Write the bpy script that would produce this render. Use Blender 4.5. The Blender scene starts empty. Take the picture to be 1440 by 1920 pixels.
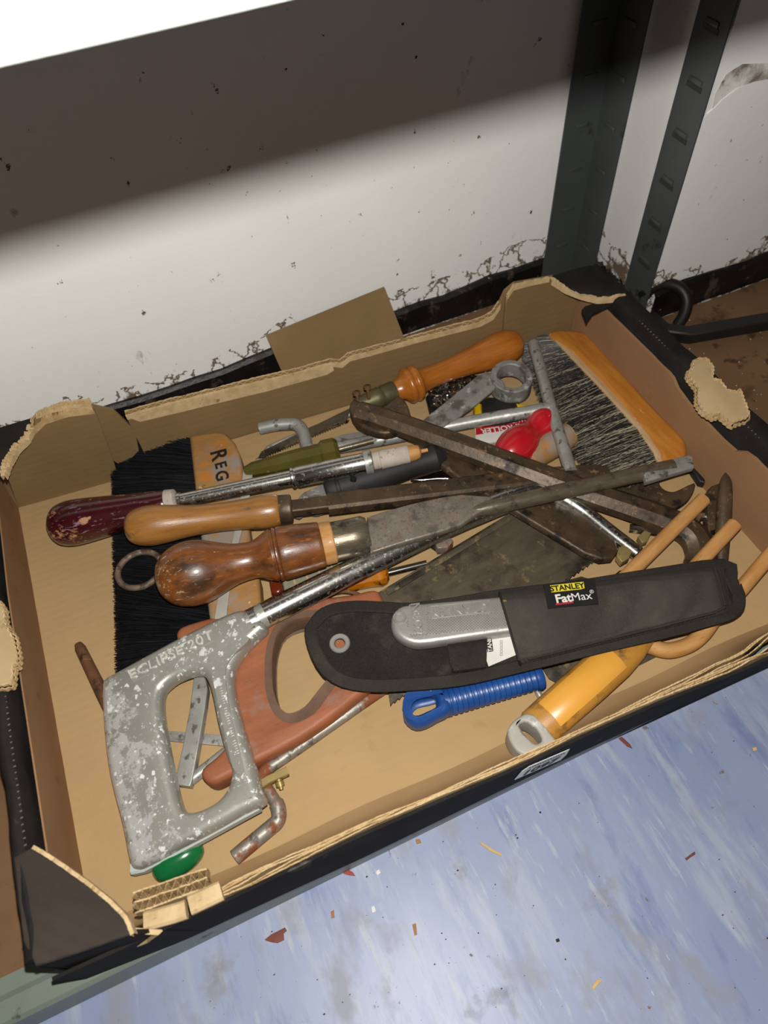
import bpy, bmesh, math, random
from mathutils import Vector, Matrix
random.seed(7)
sc = bpy.context.scene
col = sc.collection
V = Vector

# ------------------------------------------------------------------ camera, light, exposure
F = 1348.0                                   # focal length in pixels of the 1440 x 1920 frame
CZ = V((-83, 960, 1348)).normalized()        # world up seen by the camera (rows of the rotation)
CY = V((-1001, 1806, -1348)); CY = (CY - CY.dot(CZ) * CZ).normalized()
CX = CY.cross(CZ)
ROT = Matrix((CX, CY, CZ))                   # camera axes -> world axes
EYE = V((0, 0, 0.54))
cam = bpy.data.cameras.new('camera'); cam_o = bpy.data.objects.new('camera', cam); col.objects.link(cam_o)
cam.sensor_fit = 'VERTICAL'; cam.sensor_height = 36; cam.sensor_width = 27; cam.lens = 36 * F / 1920
cam.clip_start = 0.01
cam_o.matrix_world = Matrix.Translation(EYE) @ ROT.to_4x4()
cam.dof.use_dof = True; cam.dof.focus_distance = 0.57; cam.dof.aperture_fstop = cam.lens / 3.2
sc.camera = cam_o
sc.view_settings.view_transform = 'Standard'; sc.view_settings.look = 'None'
sc.view_settings.gamma = 1; sc.view_settings.use_curve_mapping = False
sc.view_settings.exposure = 0.0
w = bpy.data.worlds.new('room_light'); sc.world = w; w.use_nodes = True
w.node_tree.nodes['Background'].inputs[0].default_value = (1.0, 0.86, 0.70, 1)
w.node_tree.nodes['Background'].inputs[1].default_value = 0.06
fl = bpy.data.lights.new('phone_flash', 'POINT'); fl.energy = 15.6; fl.color = (1.0, 0.975, 0.94)
fl.shadow_soft_size = 0.0034
flo = bpy.data.objects.new('phone_flash', fl); col.objects.link(flo)
flo.location = EYE + ROT @ V((0.003, 0.0275, 0.0))

# ------------------------------------------------------------------ helpers
def ray(px, py): return ROT @ V((px - 720, 960 - py, -F))
def P(px, py, z=0.0):
    d = ray(px, py); return EYE + d * ((z - EYE.z) / d.z)
def PY(px, py, y):
    d = ray(px, py); return EYE + d * ((y - EYE.y) / d.y)
def PX(px, py, x):
    d = ray(px, py); return EYE + d * ((x - EYE.x) / d.x)
def depth(p): return -((ROT.transposed() @ (p - EYE)).z)
def ppm(p): return depth(p) / F              # metres that one pixel covers at p
def plane3(a):                               # three (px,py,z) anchors -> point, normal
    q = [P(*k) for k in a]; n = (q[1] - q[0]).cross(q[2] - q[0]).normalized()
    if n.z < 0: n = -n
    return q[0], n
def onplane(px, py, pl):
    d = ray(px, py); return EYE + d * ((pl[0] - EYE).dot(pl[1]) / d.dot(pl[1]))
def lin(c):
    if isinstance(c, str): c = [int(c[i:i+2], 16) / 255 for i in (0, 2, 4)]
    return tuple(((x / 12.92) if x <= .04045 else ((x + .055) / 1.055) ** 2.4) for x in c) + (1,)

def M(name, base, var=None, scale=40, stretch=(1, 1, 1), rough=.5, metal=0., bump=.15, spots=(), vr=(.35, .65),
      coat=0., spec=.5, bscale=None, trans=0., bstretch=None, dist=.0006):
    """procedural material: noise-varied base colour, spot layers (colour, scale, lo, hi, rough, metal[, stretch]) and fine relief"""
    m = bpy.data.materials.new(name); m.use_nodes = True; nt = m.node_tree; N = nt.nodes; L = nt.links
    b = N['Principled BSDF']; tc = N.new('ShaderNodeTexCoord')
    def noise(sc_, st, det=6, off=0):
        mp = N.new('ShaderNodeMapping'); mp.inputs['Scale'].default_value = st; mp.inputs['Location'].default_value = (off, off * .7, off * .3)
        L.new(tc.outputs['Object'], mp.inputs[0]); n = N.new('ShaderNodeTexNoise')
        n.inputs['Scale'].default_value = sc_; n.inputs['Detail'].default_value = det; n.inputs['Roughness'].default_value = .62
        L.new(mp.outputs[0], n.inputs[0]); return n.outputs[0]
    def ramp(src, lo, hi, c0=(0, 0, 0, 1), c1=(1, 1, 1, 1)):
        r = N.new('ShaderNodeValToRGB'); r.color_ramp.elements[0].position = lo; r.color_ramp.elements[1].position = hi
        r.color_ramp.elements[0].color = c0; r.color_ramp.elements[1].color = c1; L.new(src, r.inputs[0]); return r.outputs[0]
    n0 = noise(scale, stretch)
    c = ramp(n0, vr[0], vr[1], lin(base), lin(var or base))
    rv = mv = None
    for i, s in enumerate(spots):
        st = s[6] if len(s) > 6 else (1, 1, 1)
        k = ramp(noise(s[1], st, 8, 3.1 * (i + 1)), s[2], s[3])
        mx = N.new('ShaderNodeMix'); mx.data_type = 'RGBA'; L.new(k, mx.inputs[0]); L.new(c, mx.inputs[6]); mx.inputs[7].default_value = lin(s[0]); c = mx.outputs[2]
        for which in (0, 1):
            prev = (rv, mv)[which]; f = N.new('ShaderNodeMix'); f.data_type = 'FLOAT'; L.new(k, f.inputs[0])
            if prev is None: f.inputs[2].default_value = (rough, metal)[which]
            else: L.new(prev, f.inputs[2])
            f.inputs[3].default_value = s[4 + which]
            if which == 0: rv = f.outputs[0]
            else: mv = f.outputs[0]
    L.new(c, b.inputs['Base Color'])
    b.inputs['Roughness'].default_value = rough; b.inputs['Metallic'].default_value = metal
    if rv: L.new(rv, b.inputs['Roughness']); L.new(mv, b.inputs['Metallic'])
    b.inputs['Coat Weight'].default_value = coat; b.inputs['Coat Roughness'].default_value = .15
    b.inputs['Specular IOR Level'].default_value = spec; b.inputs['Transmission Weight'].default_value = trans
    if bump:
        bp = N.new('ShaderNodeBump'); bp.inputs['Strength'].default_value = bump; bp.inputs['Distance'].default_value = dist
        L.new(noise(bscale or scale * 3, bstretch or stretch, 5, 9), bp.inputs['Height']); L.new(bp.outputs[0], b.inputs['Normal'])
    return m

def put(name, me, mat, parent=None, mw=None, smooth=35):
    if isinstance(mat, (list, tuple)):
        for k in mat: me.materials.append(k)
    else: me.materials.append(mat)
    if smooth is not None:
        for p in me.polygons: p.use_smooth = True
        me.set_sharp_from_angle(angle=math.radians(smooth))
    o = bpy.data.objects.new(name, me); col.objects.link(o)
    mw = mw or Matrix()
    if parent is not None:
        o.parent = parent; o.matrix_parent_inverse = parent_mw(parent).inverted()
    o.matrix_basis = mw
    return o
MW = {}
def parent_mw(p):
    m = p.matrix_basis.copy()
    if p.parent is not None: m = parent_mw(p.parent) @ p.matrix_parent_inverse @ m
    return m
def tag(o, label=None, cat=None, group=None, kind=None):
    if label: o['label'] = label
    if cat: o['category'] = cat
    if group: o['group'] = group
    if kind: o['kind'] = kind
    return o
def thing(name, loc, label, cat, group=None):
    o = bpy.data.objects.new(name, None); col.objects.link(o); o.location = loc; o.empty_display_size = .02
    return tag(o, label, cat, group)
def mesh(name, vs, fs): 
    me = bpy.data.meshes.new(name); me.from_pydata([tuple(v) for v in vs], [], fs)
    bm = bmesh.new(); bm.from_mesh(me); bmesh.ops.recalc_face_normals(bm, faces=bm.faces); bm.to_mesh(me); bm.free(); me.update()
    return me
def frame(a, b, up=V((0, 0, 1))):
    x = (b - a).normalized(); y = up.cross(x).normalized(); z = x.cross(y)
    m = Matrix((x, y, z)).transposed().to_4x4(); m.translation = a; return m
def crom(pts, n=6, closed=False):
    out = []; N = len(pts)
    rng = range(N if closed else N - 1)
    g = lambda i: pts[i % N] if closed else pts[max(0, min(N - 1, i))]
    for i in rng:
        p0, p1, p2, p3 = g(i - 1), g(i), g(i + 1), g(i + 2)
        for k in range(n):
            t = k / n
            out.append(tuple(.5 * (2 * b + (c - a) * t + (2 * a - 5 * b + 4 * c - d) * t * t + (3 * b - a - 3 * c + d) * t ** 3) for a, b, c, d in zip(p0, p1, p2, p3)))
    if not closed: out.append(tuple(pts[-1]))
    return out
def lathe(name, A, B, prof, mat, parent, flat=1.0, seg=28, smooth=2, key=0, ang=40, arc=None):
    """turned part along the axis A-B; prof = (pixel coordinate on the axis, radius in pixels)"""
    a, b = P(*A), P(*B); da, db = depth(a), depth(b); Lm = (b - a).length
    if smooth > 1 and len(prof) > 2: prof = crom([tuple(p) for p in prof], smooth)
    fr = frame(a, b); inv = fr.inverted(); rows = []
    for q, r in prof:
        s = (q - A[key]) / (B[key] - A[key]); t = s * da / ((1 - s) * db + s * da)
        rows.append((t * Lm, max(0, r) * (da + (db - da) * t) / F))
    vs, fs = [], []
    for x, r in rows:
        for k in range(seg):
            th = 2 * math.pi * k / seg; vs.append((x, r * math.cos(th), r * math.sin(th) * flat))
    for i in range(len(rows) - 1):
        for k in range(seg): fs.append((i * seg + k, i * seg + (k + 1) % seg, (i + 1) * seg + (k + 1) % seg, (i + 1) * seg + k))
    if arc is None: fs.append(tuple(range(seg))); fs.append(tuple(range((len(rows) - 1) * seg, len(rows) * seg)))
    else: fs = [f for f in fs if abs(((f[0] % seg) + .5) / seg * 360 - arc[0]) < arc[1]]
    return put(name, mesh(name, vs, fs), mat, parent, fr, smooth=ang)
def circ(r, n=14, flat=1.0): return [(r * math.cos(2 * math.pi * k / n), r * flat * math.sin(2 * math.pi * k / n)) for k in range(n)]
def rect(a, b, c=.2):
    k = min(a, b) * c; return [(a, -b + k), (a, b - k), (a - k, b), (-a + k, b), (-a, b - k), (-a, -b + k), (-a + k, -b), (a - k, -b)]
def fillet(pts, n=5, fr_=.35):
    out = [pts[0]]
    for i in range(1, len(pts) - 1):
        p, c, q = pts[i - 1], pts[i], pts[i + 1]; r = min((p - c).length, (q - c).length) * fr_
        s, e = c + (p - c).normalized() * r, c + (q - c).normalized() * r
        for k in range(n + 1):
            t = k / n; out.append(s * (1 - t) ** 2 + c * 2 * t * (1 - t) + e * t * t)
    out.append(pts[-1]); return out
def sweep(name, pts, sec, mat, parent=None, sca=None, up=V((0, 0, 1)), closed=False, smooth=40, local=True):
    """section swept along 3-D points"""
    n = len(pts); m = len(sec); vs, fs = [], []
    fr = frame(pts[0], pts[-1] if not closed and (pts[-1] - pts[0]).length > 1e-4 else pts[n // 2], up) if local else Matrix(); inv = fr.inverted()
    for i, p in enumerate(pts):
        if closed: t = pts[(i + 1) % n] - pts[i - 1]
        else: t = pts[min(n - 1, i + 1)] - pts[max(0, i - 1)]
        t.normalize(); s = up.cross(t).normalized(); u = t.cross(s)
        k = 1 if sca is None else sca(i / (n - 1))
        for (x, y) in sec: vs.append(inv @ (p + s * x * k + u * y * k))
    for i in range(n if closed else n - 1):
        j = (i + 1) % n
        for k in range(m): fs.append((i * m + k, i * m + (k + 1) % m, j * m + (k + 1) % m, j * m + k))
    if not closed: fs.append(tuple(range(m))); fs.append(tuple(range((n - 1) * m, n * m)))
    return put(name, mesh(name, vs, fs), mat, parent, fr, smooth=smooth)
def tube(name, pix, rpx, mat, parent=None, fil=.4, n=14, flat=1.0, sca=None, sec=None):
    pts = [P(*q) for q in pix]; r = rpx * ppm(pts[0])
    if fil: pts = fillet(pts, 6, fil)
    return sweep(name, pts, sec(r) if sec else circ(r, n, flat), mat, parent, sca)
def curve_mesh(loops, half, bevel, res=3, offset=True):
    cu = bpy.data.curves.new('c', 'CURVE'); cu.dimensions = '2D'; cu.fill_mode = 'BOTH'
    cu.extrude = max(0, half - bevel); cu.bevel_depth = bevel; cu.bevel_resolution = res
    if offset: cu.offset = -bevel
    for lp in loops:
        s = cu.splines.new('POLY'); s.points.add(len(lp) - 1); s.use_cyclic_u = True
        for p, q in zip(s.points, lp): p.co = (q[0], q[1], 0, 1)
    o = bpy.data.objects.new('c', cu); col.objects.link(o); bpy.context.view_layer.update()
    me = bpy.data.meshes.new_from_object(o.evaluated_get(bpy.context.evaluated_depsgraph_get()))
    bpy.data.objects.remove(o); bpy.data.curves.remove(cu)
    bm = bmesh.new(); bm.from_mesh(me); bmesh.ops.remove_doubles(bm, verts=bm.verts, dist=1e-6); bm.to_mesh(me); bm.free()
    return me
def plate(name, pix, z, th, mat, parent=None, holes=(), bevel=.001, sm=0, along=None, res=3, jag=0, ang=35):
    """solid cut from an outline lying in a real plane: z is a height or three (px,py,z) anchors on its top face"""
    pl = plane3(z) if isinstance(z, (list, tuple)) else (V((0, 0, z)), V((0, 0, 1)))
    if sm: pix = crom(pix, sm, True); holes = [crom(h, sm, True) for h in holes]
    q = [onplane(x, y, pl) for x, y in pix]; hs = [[onplane(x, y, pl) for x, y in h] for h in holes]
    if along: a, b = onplane(*along[0], pl), onplane(*along[1], pl)
    else: a, b = q[0], q[len(q) // 2]
    x = (b - a).normalized(); n = pl[1]; x = (x - x.dot(n) * n).normalized(); y = n.cross(x)
    c = sum(q, V()) / len(q) - n * th / 2
    fr = Matrix((x, y, n)).transposed().to_4x4(); fr.translation = c; inv = fr.inverted()
    lp = [[(inv @ v)[:2] for v in l] for l in [q] + hs]
    if jag: lp[0] = [(u + random.uniform(-jag, jag), v + random.uniform(-jag, jag)) for u, v in lp[0]]
    me = curve_mesh(lp, th / 2, min(bevel, th / 2 * .98), res)
    me.name = name
    return put(name, me, mat, parent, fr, smooth=ang)
def text(name, s, a, b, size, mat, parent, up=V((0, 0, 1)), h=.0004, bold=0, cx=True, sx=1.0):
    """raised lettering whose baseline runs in the direction a->b, centred between them"""
    cu = bpy.data.curves.new('t', 'FONT'); cu.body = s; cu.size = size; cu.extrude = h; cu.offset = bold; cu.align_x = 'CENTER'; cu.align_y = 'CENTER'; cu.resolution_u = 3
    o = bpy.data.objects.new('t', cu); col.objects.link(o); bpy.context.view_layer.update()
    me = bpy.data.meshes.new_from_object(o.evaluated_get(bpy.context.evaluated_depsgraph_get()))
    bpy.data.objects.remove(o); bpy.data.curves.remove(cu)
    x = (b - a).normalized(); y = up.cross(x).normalized(); n = x.cross(y)
    fr = Matrix((x * sx, y, n)).transposed().to_4x4(); fr.translation = (a + b) / 2
    me.name = name
    return put(name, me, mat, parent, fr, smooth=None)
def box(name, lo, hi, mat, parent=None, bev=0):
    bm = bmesh.new(); bmesh.ops.create_cube(bm, size=1)
    for v in bm.verts: v.co = V([(lo[i] + hi[i]) / 2 + v.co[i] * (hi[i] - lo[i]) for i in range(3)])
    if bev: bmesh.ops.bevel(bm, geom=bm.edges[:], offset=bev, segments=2, affect='EDGES', profile=.5)
    me = bpy.data.meshes.new(name); bm.to_mesh(me); bm.free(); return put(name, me, mat, parent)
def prism(name, pts, d, mat, parent=None, bev=0, ang=30):
    """polygon given in 3-D, thickened by the vector d"""
    n = len(pts); vs = list(pts) + [p + d for p in pts]
    fs = [tuple(range(n)), tuple(range(2 * n - 1, n - 1, -1))] + [(i, (i + 1) % n, n + (i + 1) % n, n + i) for i in range(n)]
    return put(name, mesh(name, vs, fs), mat, parent, smooth=ang)
def lerp(a, b, t): return a * (1 - t) + b * t
# ------------------------------------------------------------------ materials
def card_mat(name, c0, c1, axis=0, flute=.35, period=.0075):
    m = M(name, c0, c1, scale=9, rough=.85, spec=.25, bump=0, spots=(('5f4526', 900, .70, .76, .85, 0), ('d9bf92', 700, .72, .78, .85, 0), ('8a6a44', 14, .62, .8, .85, 0)))
    nt = m.node_tree; N = nt.nodes; L = nt.links; tc = N.new('ShaderNodeTexCoord'); wv = N.new('ShaderNodeTexWave')
    wv.wave_type = 'BANDS'; wv.bands_direction = 'XYZ'[axis]; wv.inputs['Scale'].default_value = .314 / period; wv.inputs['Distortion'].default_value = .8; wv.inputs['Detail'].default_value = 1
    L.new(tc.outputs['Object'], wv.inputs[0]); n = N.new('ShaderNodeTexNoise'); n.inputs['Scale'].default_value = 260; L.new(tc.outputs['Object'], n.inputs[0])
    ad = N.new('ShaderNodeMath'); ad.operation = 'MULTIPLY_ADD'; L.new(wv.outputs['Fac'], ad.inputs[0]); ad.inputs[1].default_value = flute; L.new(n.outputs[0], ad.inputs[2])
    bp = N.new('ShaderNodeBump'); bp.inputs['Strength'].default_value = .35; bp.inputs['Distance'].default_value = .0006
    L.new(ad.outputs[0], bp.inputs['Height']); L.new(bp.outputs[0], N['Principled BSDF'].inputs['Normal']); return m
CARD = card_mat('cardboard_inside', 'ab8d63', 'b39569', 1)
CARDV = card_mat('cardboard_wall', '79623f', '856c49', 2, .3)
CARDL = M('cardboard_front_lining', 'a4845c', 'ac8d66', 12, rough=.85, spec=.2, bump=.1, bscale=300, spots=(('5f4526', 900, .70, .76, .85, 0),))
FLAPM = card_mat('dusty_black_corner_board', '322b26', '3f3731', 1, 2.2, .0085)
ALUT = M('chipped_raised_lettering', 'cfcfc6', 'd8d8d0', 80, rough=.4, metal=.3, bump=.1)
GAPC = M('gap_shade', '0a0a0a', '0e0e0e', 20, rough=.8, bump=0)
CARDR = M('cardboard_smooth', '8e6b4c', '987453', 12, rough=.85, spec=.2, bump=.1, bscale=300, spots=(('c3a88c', 90, .72, .78, .9, 0), ('6e4c33', 25, .62, .75, .9, 0)))
TORN = M('torn_cardboard', 'b49a70', 'ceb48a', 90, rough=.95, spec=.1, bump=.3, bscale=420, spots=(('8f7450', 120, .62, .70, .95, 0),))
TORNS = M('stripped_paper_layer', 'b39a72', 'c0a880', 20, rough=.95, spec=.1, bump=.15, bscale=300, spots=(('98805a', 60, .6, .72, .95, 0),))
FLUTE = M('corrugated_core', 'a88a60', 'c8ac7e', 120, rough=.95, spec=.1, bump=.4, bscale=500)
BLACKC = M('black_printed_cardboard', '201e1c', '2b2826', 30, rough=.75, spec=.08, bump=.3, bscale=220, spots=(('3d3833', 160, .66, .76, .7, 0), ('6d6862', 14, .68, .76, .8, 0, (1, 3, 1)), ('a8a49c', 22, .73, .80, .9, 0)))
WALLM = M('white_painted_wall', 'eeece8', 'f3f1ed', 5, rough=.55, spec=.4, bump=.22, bscale=120, bstretch=(1, 1, 2.2), dist=.0008,
          spots=(('6a5a48', 55, .675, .70, .8, 0), ('9e968a', 24, .67, .72, .7, 0, (1, 1, .5)), ('2c2722', 90, .70, .72, .8, 0), ('8fa0ac', 19, .69, .72, .6, 0, (2.5, 2, .6))))
def grime(m, z0, z1, colr, cut=.50):
    """cobweb-like cracks and dirt on the paint, thick just above the skirting (dirt that stays put)"""
    nt = m.node_tree; N = nt.nodes; L = nt.links; b = N['Principled BSDF']; tc = N.new('ShaderNodeTexCoord')
    sp = N.new('ShaderNodeSeparateXYZ'); L.new(tc.outputs['Object'], sp.inputs[0])
    mr = N.new('ShaderNodeMapRange'); mr.inputs[1].default_value = z0; mr.inputs[2].default_value = z1; mr.inputs[3].default_value = 1; mr.inputs[4].default_value = 0; L.new(sp.outputs[2], mr.inputs[0])
    nz = N.new('ShaderNodeTexNoise'); nz.inputs['Scale'].default_value = 26; nz.inputs['Detail'].default_value = 9; nz.inputs['Roughness'].default_value = .7; L.new(tc.outputs['Object'], nz.inputs[0])
    ds = N.new('ShaderNodeMix'); ds.data_type = 'VECTOR'; ds.inputs[0].default_value = .045; L.new(tc.outputs['Object'], ds.inputs[4]); L.new(nz.outputs[1], ds.inputs[5])
    vo = N.new('ShaderNodeTexVoronoi'); vo.feature = 'DISTANCE_TO_EDGE'; vo.inputs['Scale'].default_value = 45; L.new(ds.outputs[1], vo.inputs[0])
    lt = N.new('ShaderNodeMath'); lt.operation = 'LESS_THAN'; lt.inputs[1].default_value = .045; L.new(vo.outputs[0], lt.inputs[0])
    big = N.new('ShaderNodeTexNoise'); big.inputs['Scale'].default_value = 13; big.inputs['Detail'].default_value = 4; L.new(tc.outputs['Object'], big.inputs[0])
    a = N.new('ShaderNodeMath'); a.operation = 'MULTIPLY'; L.new(mr.outputs[0], a.inputs[0]); L.new(big.outputs[0], a.inputs[1])
    g = N.new('ShaderNodeMath'); g.operation = 'GREATER_THAN'; g.inputs[1].default_value = .33; L.new(a.outputs[0], g.inputs[0])
    h = N.new('ShaderNodeMath'); h.operation = 'MULTIPLY'; L.new(g.outputs[0], h.inputs[0]); L.new(lt.outputs[0], h.inputs[1])
    # solid grime patches
    gn = N.new('ShaderNodeMath'); gn.operation = 'MULTIPLY'; L.new(mr.outputs[0], gn.inputs[0]); L.new(nz.outputs[0], gn.inputs[1])
    g2 = N.new('ShaderNodeMapRange'); g2.inputs[1].default_value = cut; g2.inputs[2].default_value = cut + .06; L.new(gn.outputs[0], g2.inputs[0])
    mxm = N.new('ShaderNodeMath'); mxm.operation = 'MAXIMUM'; L.new(h.outputs[0], mxm.inputs[0]); L.new(g2.outputs[0], mxm.inputs[1])
    src = b.inputs['Base Color'].links[0].from_socket
    mx = N.new('ShaderNodeMix'); mx.data_type = 'RGBA'; L.new(mxm.outputs[0], mx.inputs[0]); L.new(src, mx.inputs[6]); mx.inputs[7].default_value = lin(colr); L.new(mx.outputs[2], b.inputs['Base Color'])
grime(WALLM, .03, .10, '75644f')
STAIN = M('dusty_stained_plaster', 'eeece8', 'd8d2c8', 30, rough=.8, bump=.3, spots=(('7d7060', 34, .42, .62, .9, 0), ('4c4034', 60, .58, .66, .9, 0)))
SKIRT = M('black_tarred_skirting', '0c0b0a', '1b1815', 20, rough=.45, spec=.4, bump=.6, bscale=60, dist=.002, spots=(('4b3d30', 55, .57, .68, .9, 0), ('8c7f70', 120, .68, .72, .9, 0)))
POSTM = M('dark_grey_enamel', '3e4241', '474b4a', 8, rough=.36, spec=.5, bump=.08, bscale=100, spots=(('6b6a66', 200, .70, .74, .6, 0), ('1a1b1b', 30, .62, .7, .5, 0)))
BEAMM = M('pale_grey_green_enamel', 'b4bdb6', 'bec6be', 8, rough=.5, spec=.5, bump=.05, spots=(('8d968c', 40, .66, .72, .7, 0),))
BEAMD = M('grey_green_enamel', '6f7a70', '7c867b', 8, rough=.42, spec=.5, bump=.05, spots=(('4c4a3c', 40, .64, .70, .7, 0), ('a8aca0', 130, .7, .74, .6, 0)))
MDF = M('brown_fibreboard', '6e5238', '7c5f42', 8, rough=.8, spec=.25, bump=.15, bscale=250, spots=(('3c2a1c', 20, .57, .70, .85, 0), ('c0b49e', 150, .73, .76, .9, 0), ('4a3626', 60, .60, .68, .85, 0)))
FLOORM = M('blue_streaked_vinyl', '848fae', '949eb9', 9, (1, .5, 1), rough=.42, spec=.45, bump=.2, bscale=90, bstretch=(1, .4, 1),
           spots=(('7380a4', 38, .54, .68, .42, 0, (1.3, .28, 1)), ('9ca5b7', 46, .52, .66, .42, 0, (1.5, .25, 1)), ('a6adb9', 85, .59, .68, .45, 0, (1.6, .24, 1)), ('8b8f9c', 30, .56, .68, .5, 0, (1, .6, 1)), ('7e7c74', 15, .60, .74, .7, 0), ('b4b9c2', 60, .66, .72, .6, 0, (2.6, .16, 1)),
                  ('6b5a48', 60, .67, .71, .8, 0), ('cfd2d6', 190, .70, .73, .6, 0, (1, .2, 1)), ('39352f', 240, .725, .745, .8, 0), ('8a8172', 11, .66, .78, .7, 0, (1, 1, 1))))
CHROME = M('pitted_chrome', 'b9b9b4', 'c8c8c2', 30, rough=.24, metal=1, bump=.04, spots=(('6a655a', 90, .56, .66, .45, .8), ('a19d92', 420, .58, .64, .5, .7), ('6d4a2c', 60, .70, .75, .8, .2)))
CLEANCH = M('bright_chrome', 'cfcfcc', 'dcdcd8', 30, rough=.16, metal=1, bump=.03, spots=(('5a564e', 200, .66, .72, .5, .7),))
GALV = M('galvanised_steel', '93938c', 'a6a6a0', 90, rough=.42, metal=.4, bump=.25, bscale=260, spots=(('5c5850', 140, .56, .64, .6, .4), ('bdbdb6', 60, .60, .68, .4, .8), ('7a4a2a', 50, .68, .73, .9, 0)))
RUSTGALV = M('rusted_zinc_rod', '8b867c', '9c978c', 90, rough=.5, metal=.6, bump=.4, bscale=260, spots=(('5d5850', 140, .52, .62, .6, .4), ('7d4525', 38, .53, .60, .9, 0), ('c3bfb6', 80, .62, .7, .6, .4)))
DARKST = M('old_brown_steel', '423629', '5a4834', 60, rough=.45, metal=.35, bump=.5, bscale=170, spots=(('7d5e40', 130, .60, .68, .7, .2), ('201b17', 45, .54, .64, .6, .4), ('85796a', 260, .64, .70, .5, .5), ('7a4322', 30, .68, .73, .9, 0)))
BLADEST = M('mottled_blade_steel', '7a7468', '8a8376', 80, rough=.40, metal=.4, bump=.35, bscale=320, spots=(('6c4e3c', 420, .52, .62, .8, .1), ('5c564c', 90, .52, .64, .6, .4), ('b0aca2', 110, .6, .67, .4, .8), ('8a4a24', 34, .70, .74, .9, 0)))
SHAFTST = M('worn_shaft_steel', '6e6452', '857a66', 70, (1, 4, 4), rough=.30, metal=.62, bump=.3, bscale=200, spots=(('3a332b', 60, .52, .64, .6, .5), ('b4b0a6', 120, .62, .68, .35, .9), ('9a5430', 26, .66, .71, .9, 0)))
SAWST = M('tarnished_saw_steel', '51483a', '635a48', 30, (1, 3, 1), rough=.5, metal=.3, bump=.25, bscale=200, spots=(('2c261c', 26, .50, .64, .6, .4), ('7c6a46', 70, .60, .67, .7, .2), ('a0622c', 40, .67, .72, .9, 0), ('b0aa9c', 300, .72, .75, .6, .4)))
ALU = M('scuffed_painted_aluminium', 'abaaa0', 'b8b7ac', 22, rough=.36, metal=.55, bump=.2, bscale=160, spots=(('d4d6d2', 80, .60, .63, .55, .1, (1, 1, 1)), ('e0e2e0', 190, .60, .63, .6, .1), ('626660', 30, .66, .72, .5, .4), ('b9bcb6', 300, .62, .67, .5, .3)))
CASTM = M('cast_zinc_grip', 'a09e98', 'b0aea8', 60, rough=.4, metal=.6, bump=.2, bscale=260, spots=(('7c776b', 120, .6, .7, .6, .3), ('93805a', 50, .70, .76, .7, 0)))
BRASS = M('dull_brass', '9a8656', 'ac9660', 60, rough=.4, metal=.5, bump=.15, spots=(('5a4c2c', 100, .58, .66, .6, .4), ('c8b478', 200, .64, .7, .4, .8)))
FERR = M('green_brown_ferrule', '5d5a3e', '6d6848', 50, rough=.5, metal=.6, bump=.3, spots=(('3a3424', 60, .55, .65, .7, .3), ('8c8258', 150, .62, .68, .5, .6)))
RUST = M('rusty_iron', '5a3b25', '724c2e', 90, rough=.85, metal=.15, bump=.8, bscale=260, spots=(('2e2018', 70, .52, .62, .8, .2), ('8f6a40', 160, .62, .68, .9, 0)))
def wood(name, a, b, dark='3a2413', worn='c8a878', rough=.36, coat=.25, wl=.66, dl=.58):
    return M(name, a, b, 24, (1, 7, 7), rough=rough, spec=.5, bump=.25, bscale=120, coat=coat,
             spots=((dark, 110, dl + .02, dl + .12, .5, 0, (.6, 8, 8)), (worn, 70, wl, wl + .04, .7, 0, (1, 2.2, 2.2)), (dark, 14, .62, .72, .5, 0)))
W_BULB = M('dark_varnished_beech', '6a3c19', '844d22', 30, (1, 3, 3), rough=.33, spec=.5, bump=.25, bscale=160, coat=.35, spots=(('3a2413', 26, .48, .66, .4, 0, (1, 2, 2)), ('2a1a0d', 120, .62, .70, .5, 0, (1, 6, 6)), ('a0622e', 50, .60, .72, .3, 0, (1, 4, 4)), ('9a8460', 150, .66, .71, .7, 0, (1, 2, 2))))
W_FILE = wood('honey_beech', '8a5c28', 'a06e34', '553615', 'b8925a', .35, .3, .69, .60)
W_ORANGE = wood('orange_varnished_beech', '9c581c', 'b06a26', '6a3810', 'c89050', .3, .45, .72, .62)
W_BRUSH = wood('orange_lacquered_brush_stock', 'ac6a22', 'bd7e34', '80501c', 'd9c09a', .28, .5, .66, .64)
W_PALE = wood('pale_bare_wood', 'b09068', 'c0a078', '8a6a44', 'd8c4a0', .7, 0, .66, .6)
W_REG = M('worn_brush_head_wood', '9a7142', 'a87c46', 30, (5, 1, 5), rough=.55, spec=.4, bump=.3, bscale=160, spots=(('8f8478', 28, .50, .62, .8, 0), ('b8752a', 34, .56, .64, .5, 0), ('c8bca8', 150, .64, .7, .8, 0), ('4a3420', 90, .68, .73, .7, 0)))
W_SAW = M('pink_brown_saw_handle', '8a5236', '9a5e3c', 26, (1, 5, 5), rough=.55, spec=.4, bump=.2, bscale=160, spots=(('a35a3c', 20, .52, .64, .5, 0), ('8a7264', 34, .56, .70, .7, 0), ('5c4434', 18, .60, .72, .7, 0), ('6a4a38', 120, .62, .70, .7, 0, (1, 6, 6)), ('b8a698', 240, .70, .73, .8, 0)))
W_SAWD = M('dark_grip_edge', '5c4434', '6d523e', 50, rough=.7, bump=.3)
W_DOWEL = wood('dowel_wood', 'b07c40', 'c4935a', '7a4f28', 'd8b888', .55, .05, .68, .60)
W_YEND = M('yellow_varnished_wood', 'a8742c', 'b88438', 24, (1, 3, 3), rough=.4, coat=.3, bump=.2, bscale=150, spots=(('5c4224', 60, .50, .64, .6, 0), ('8a5c24', 26, .52, .66, .5, 0)))
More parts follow.
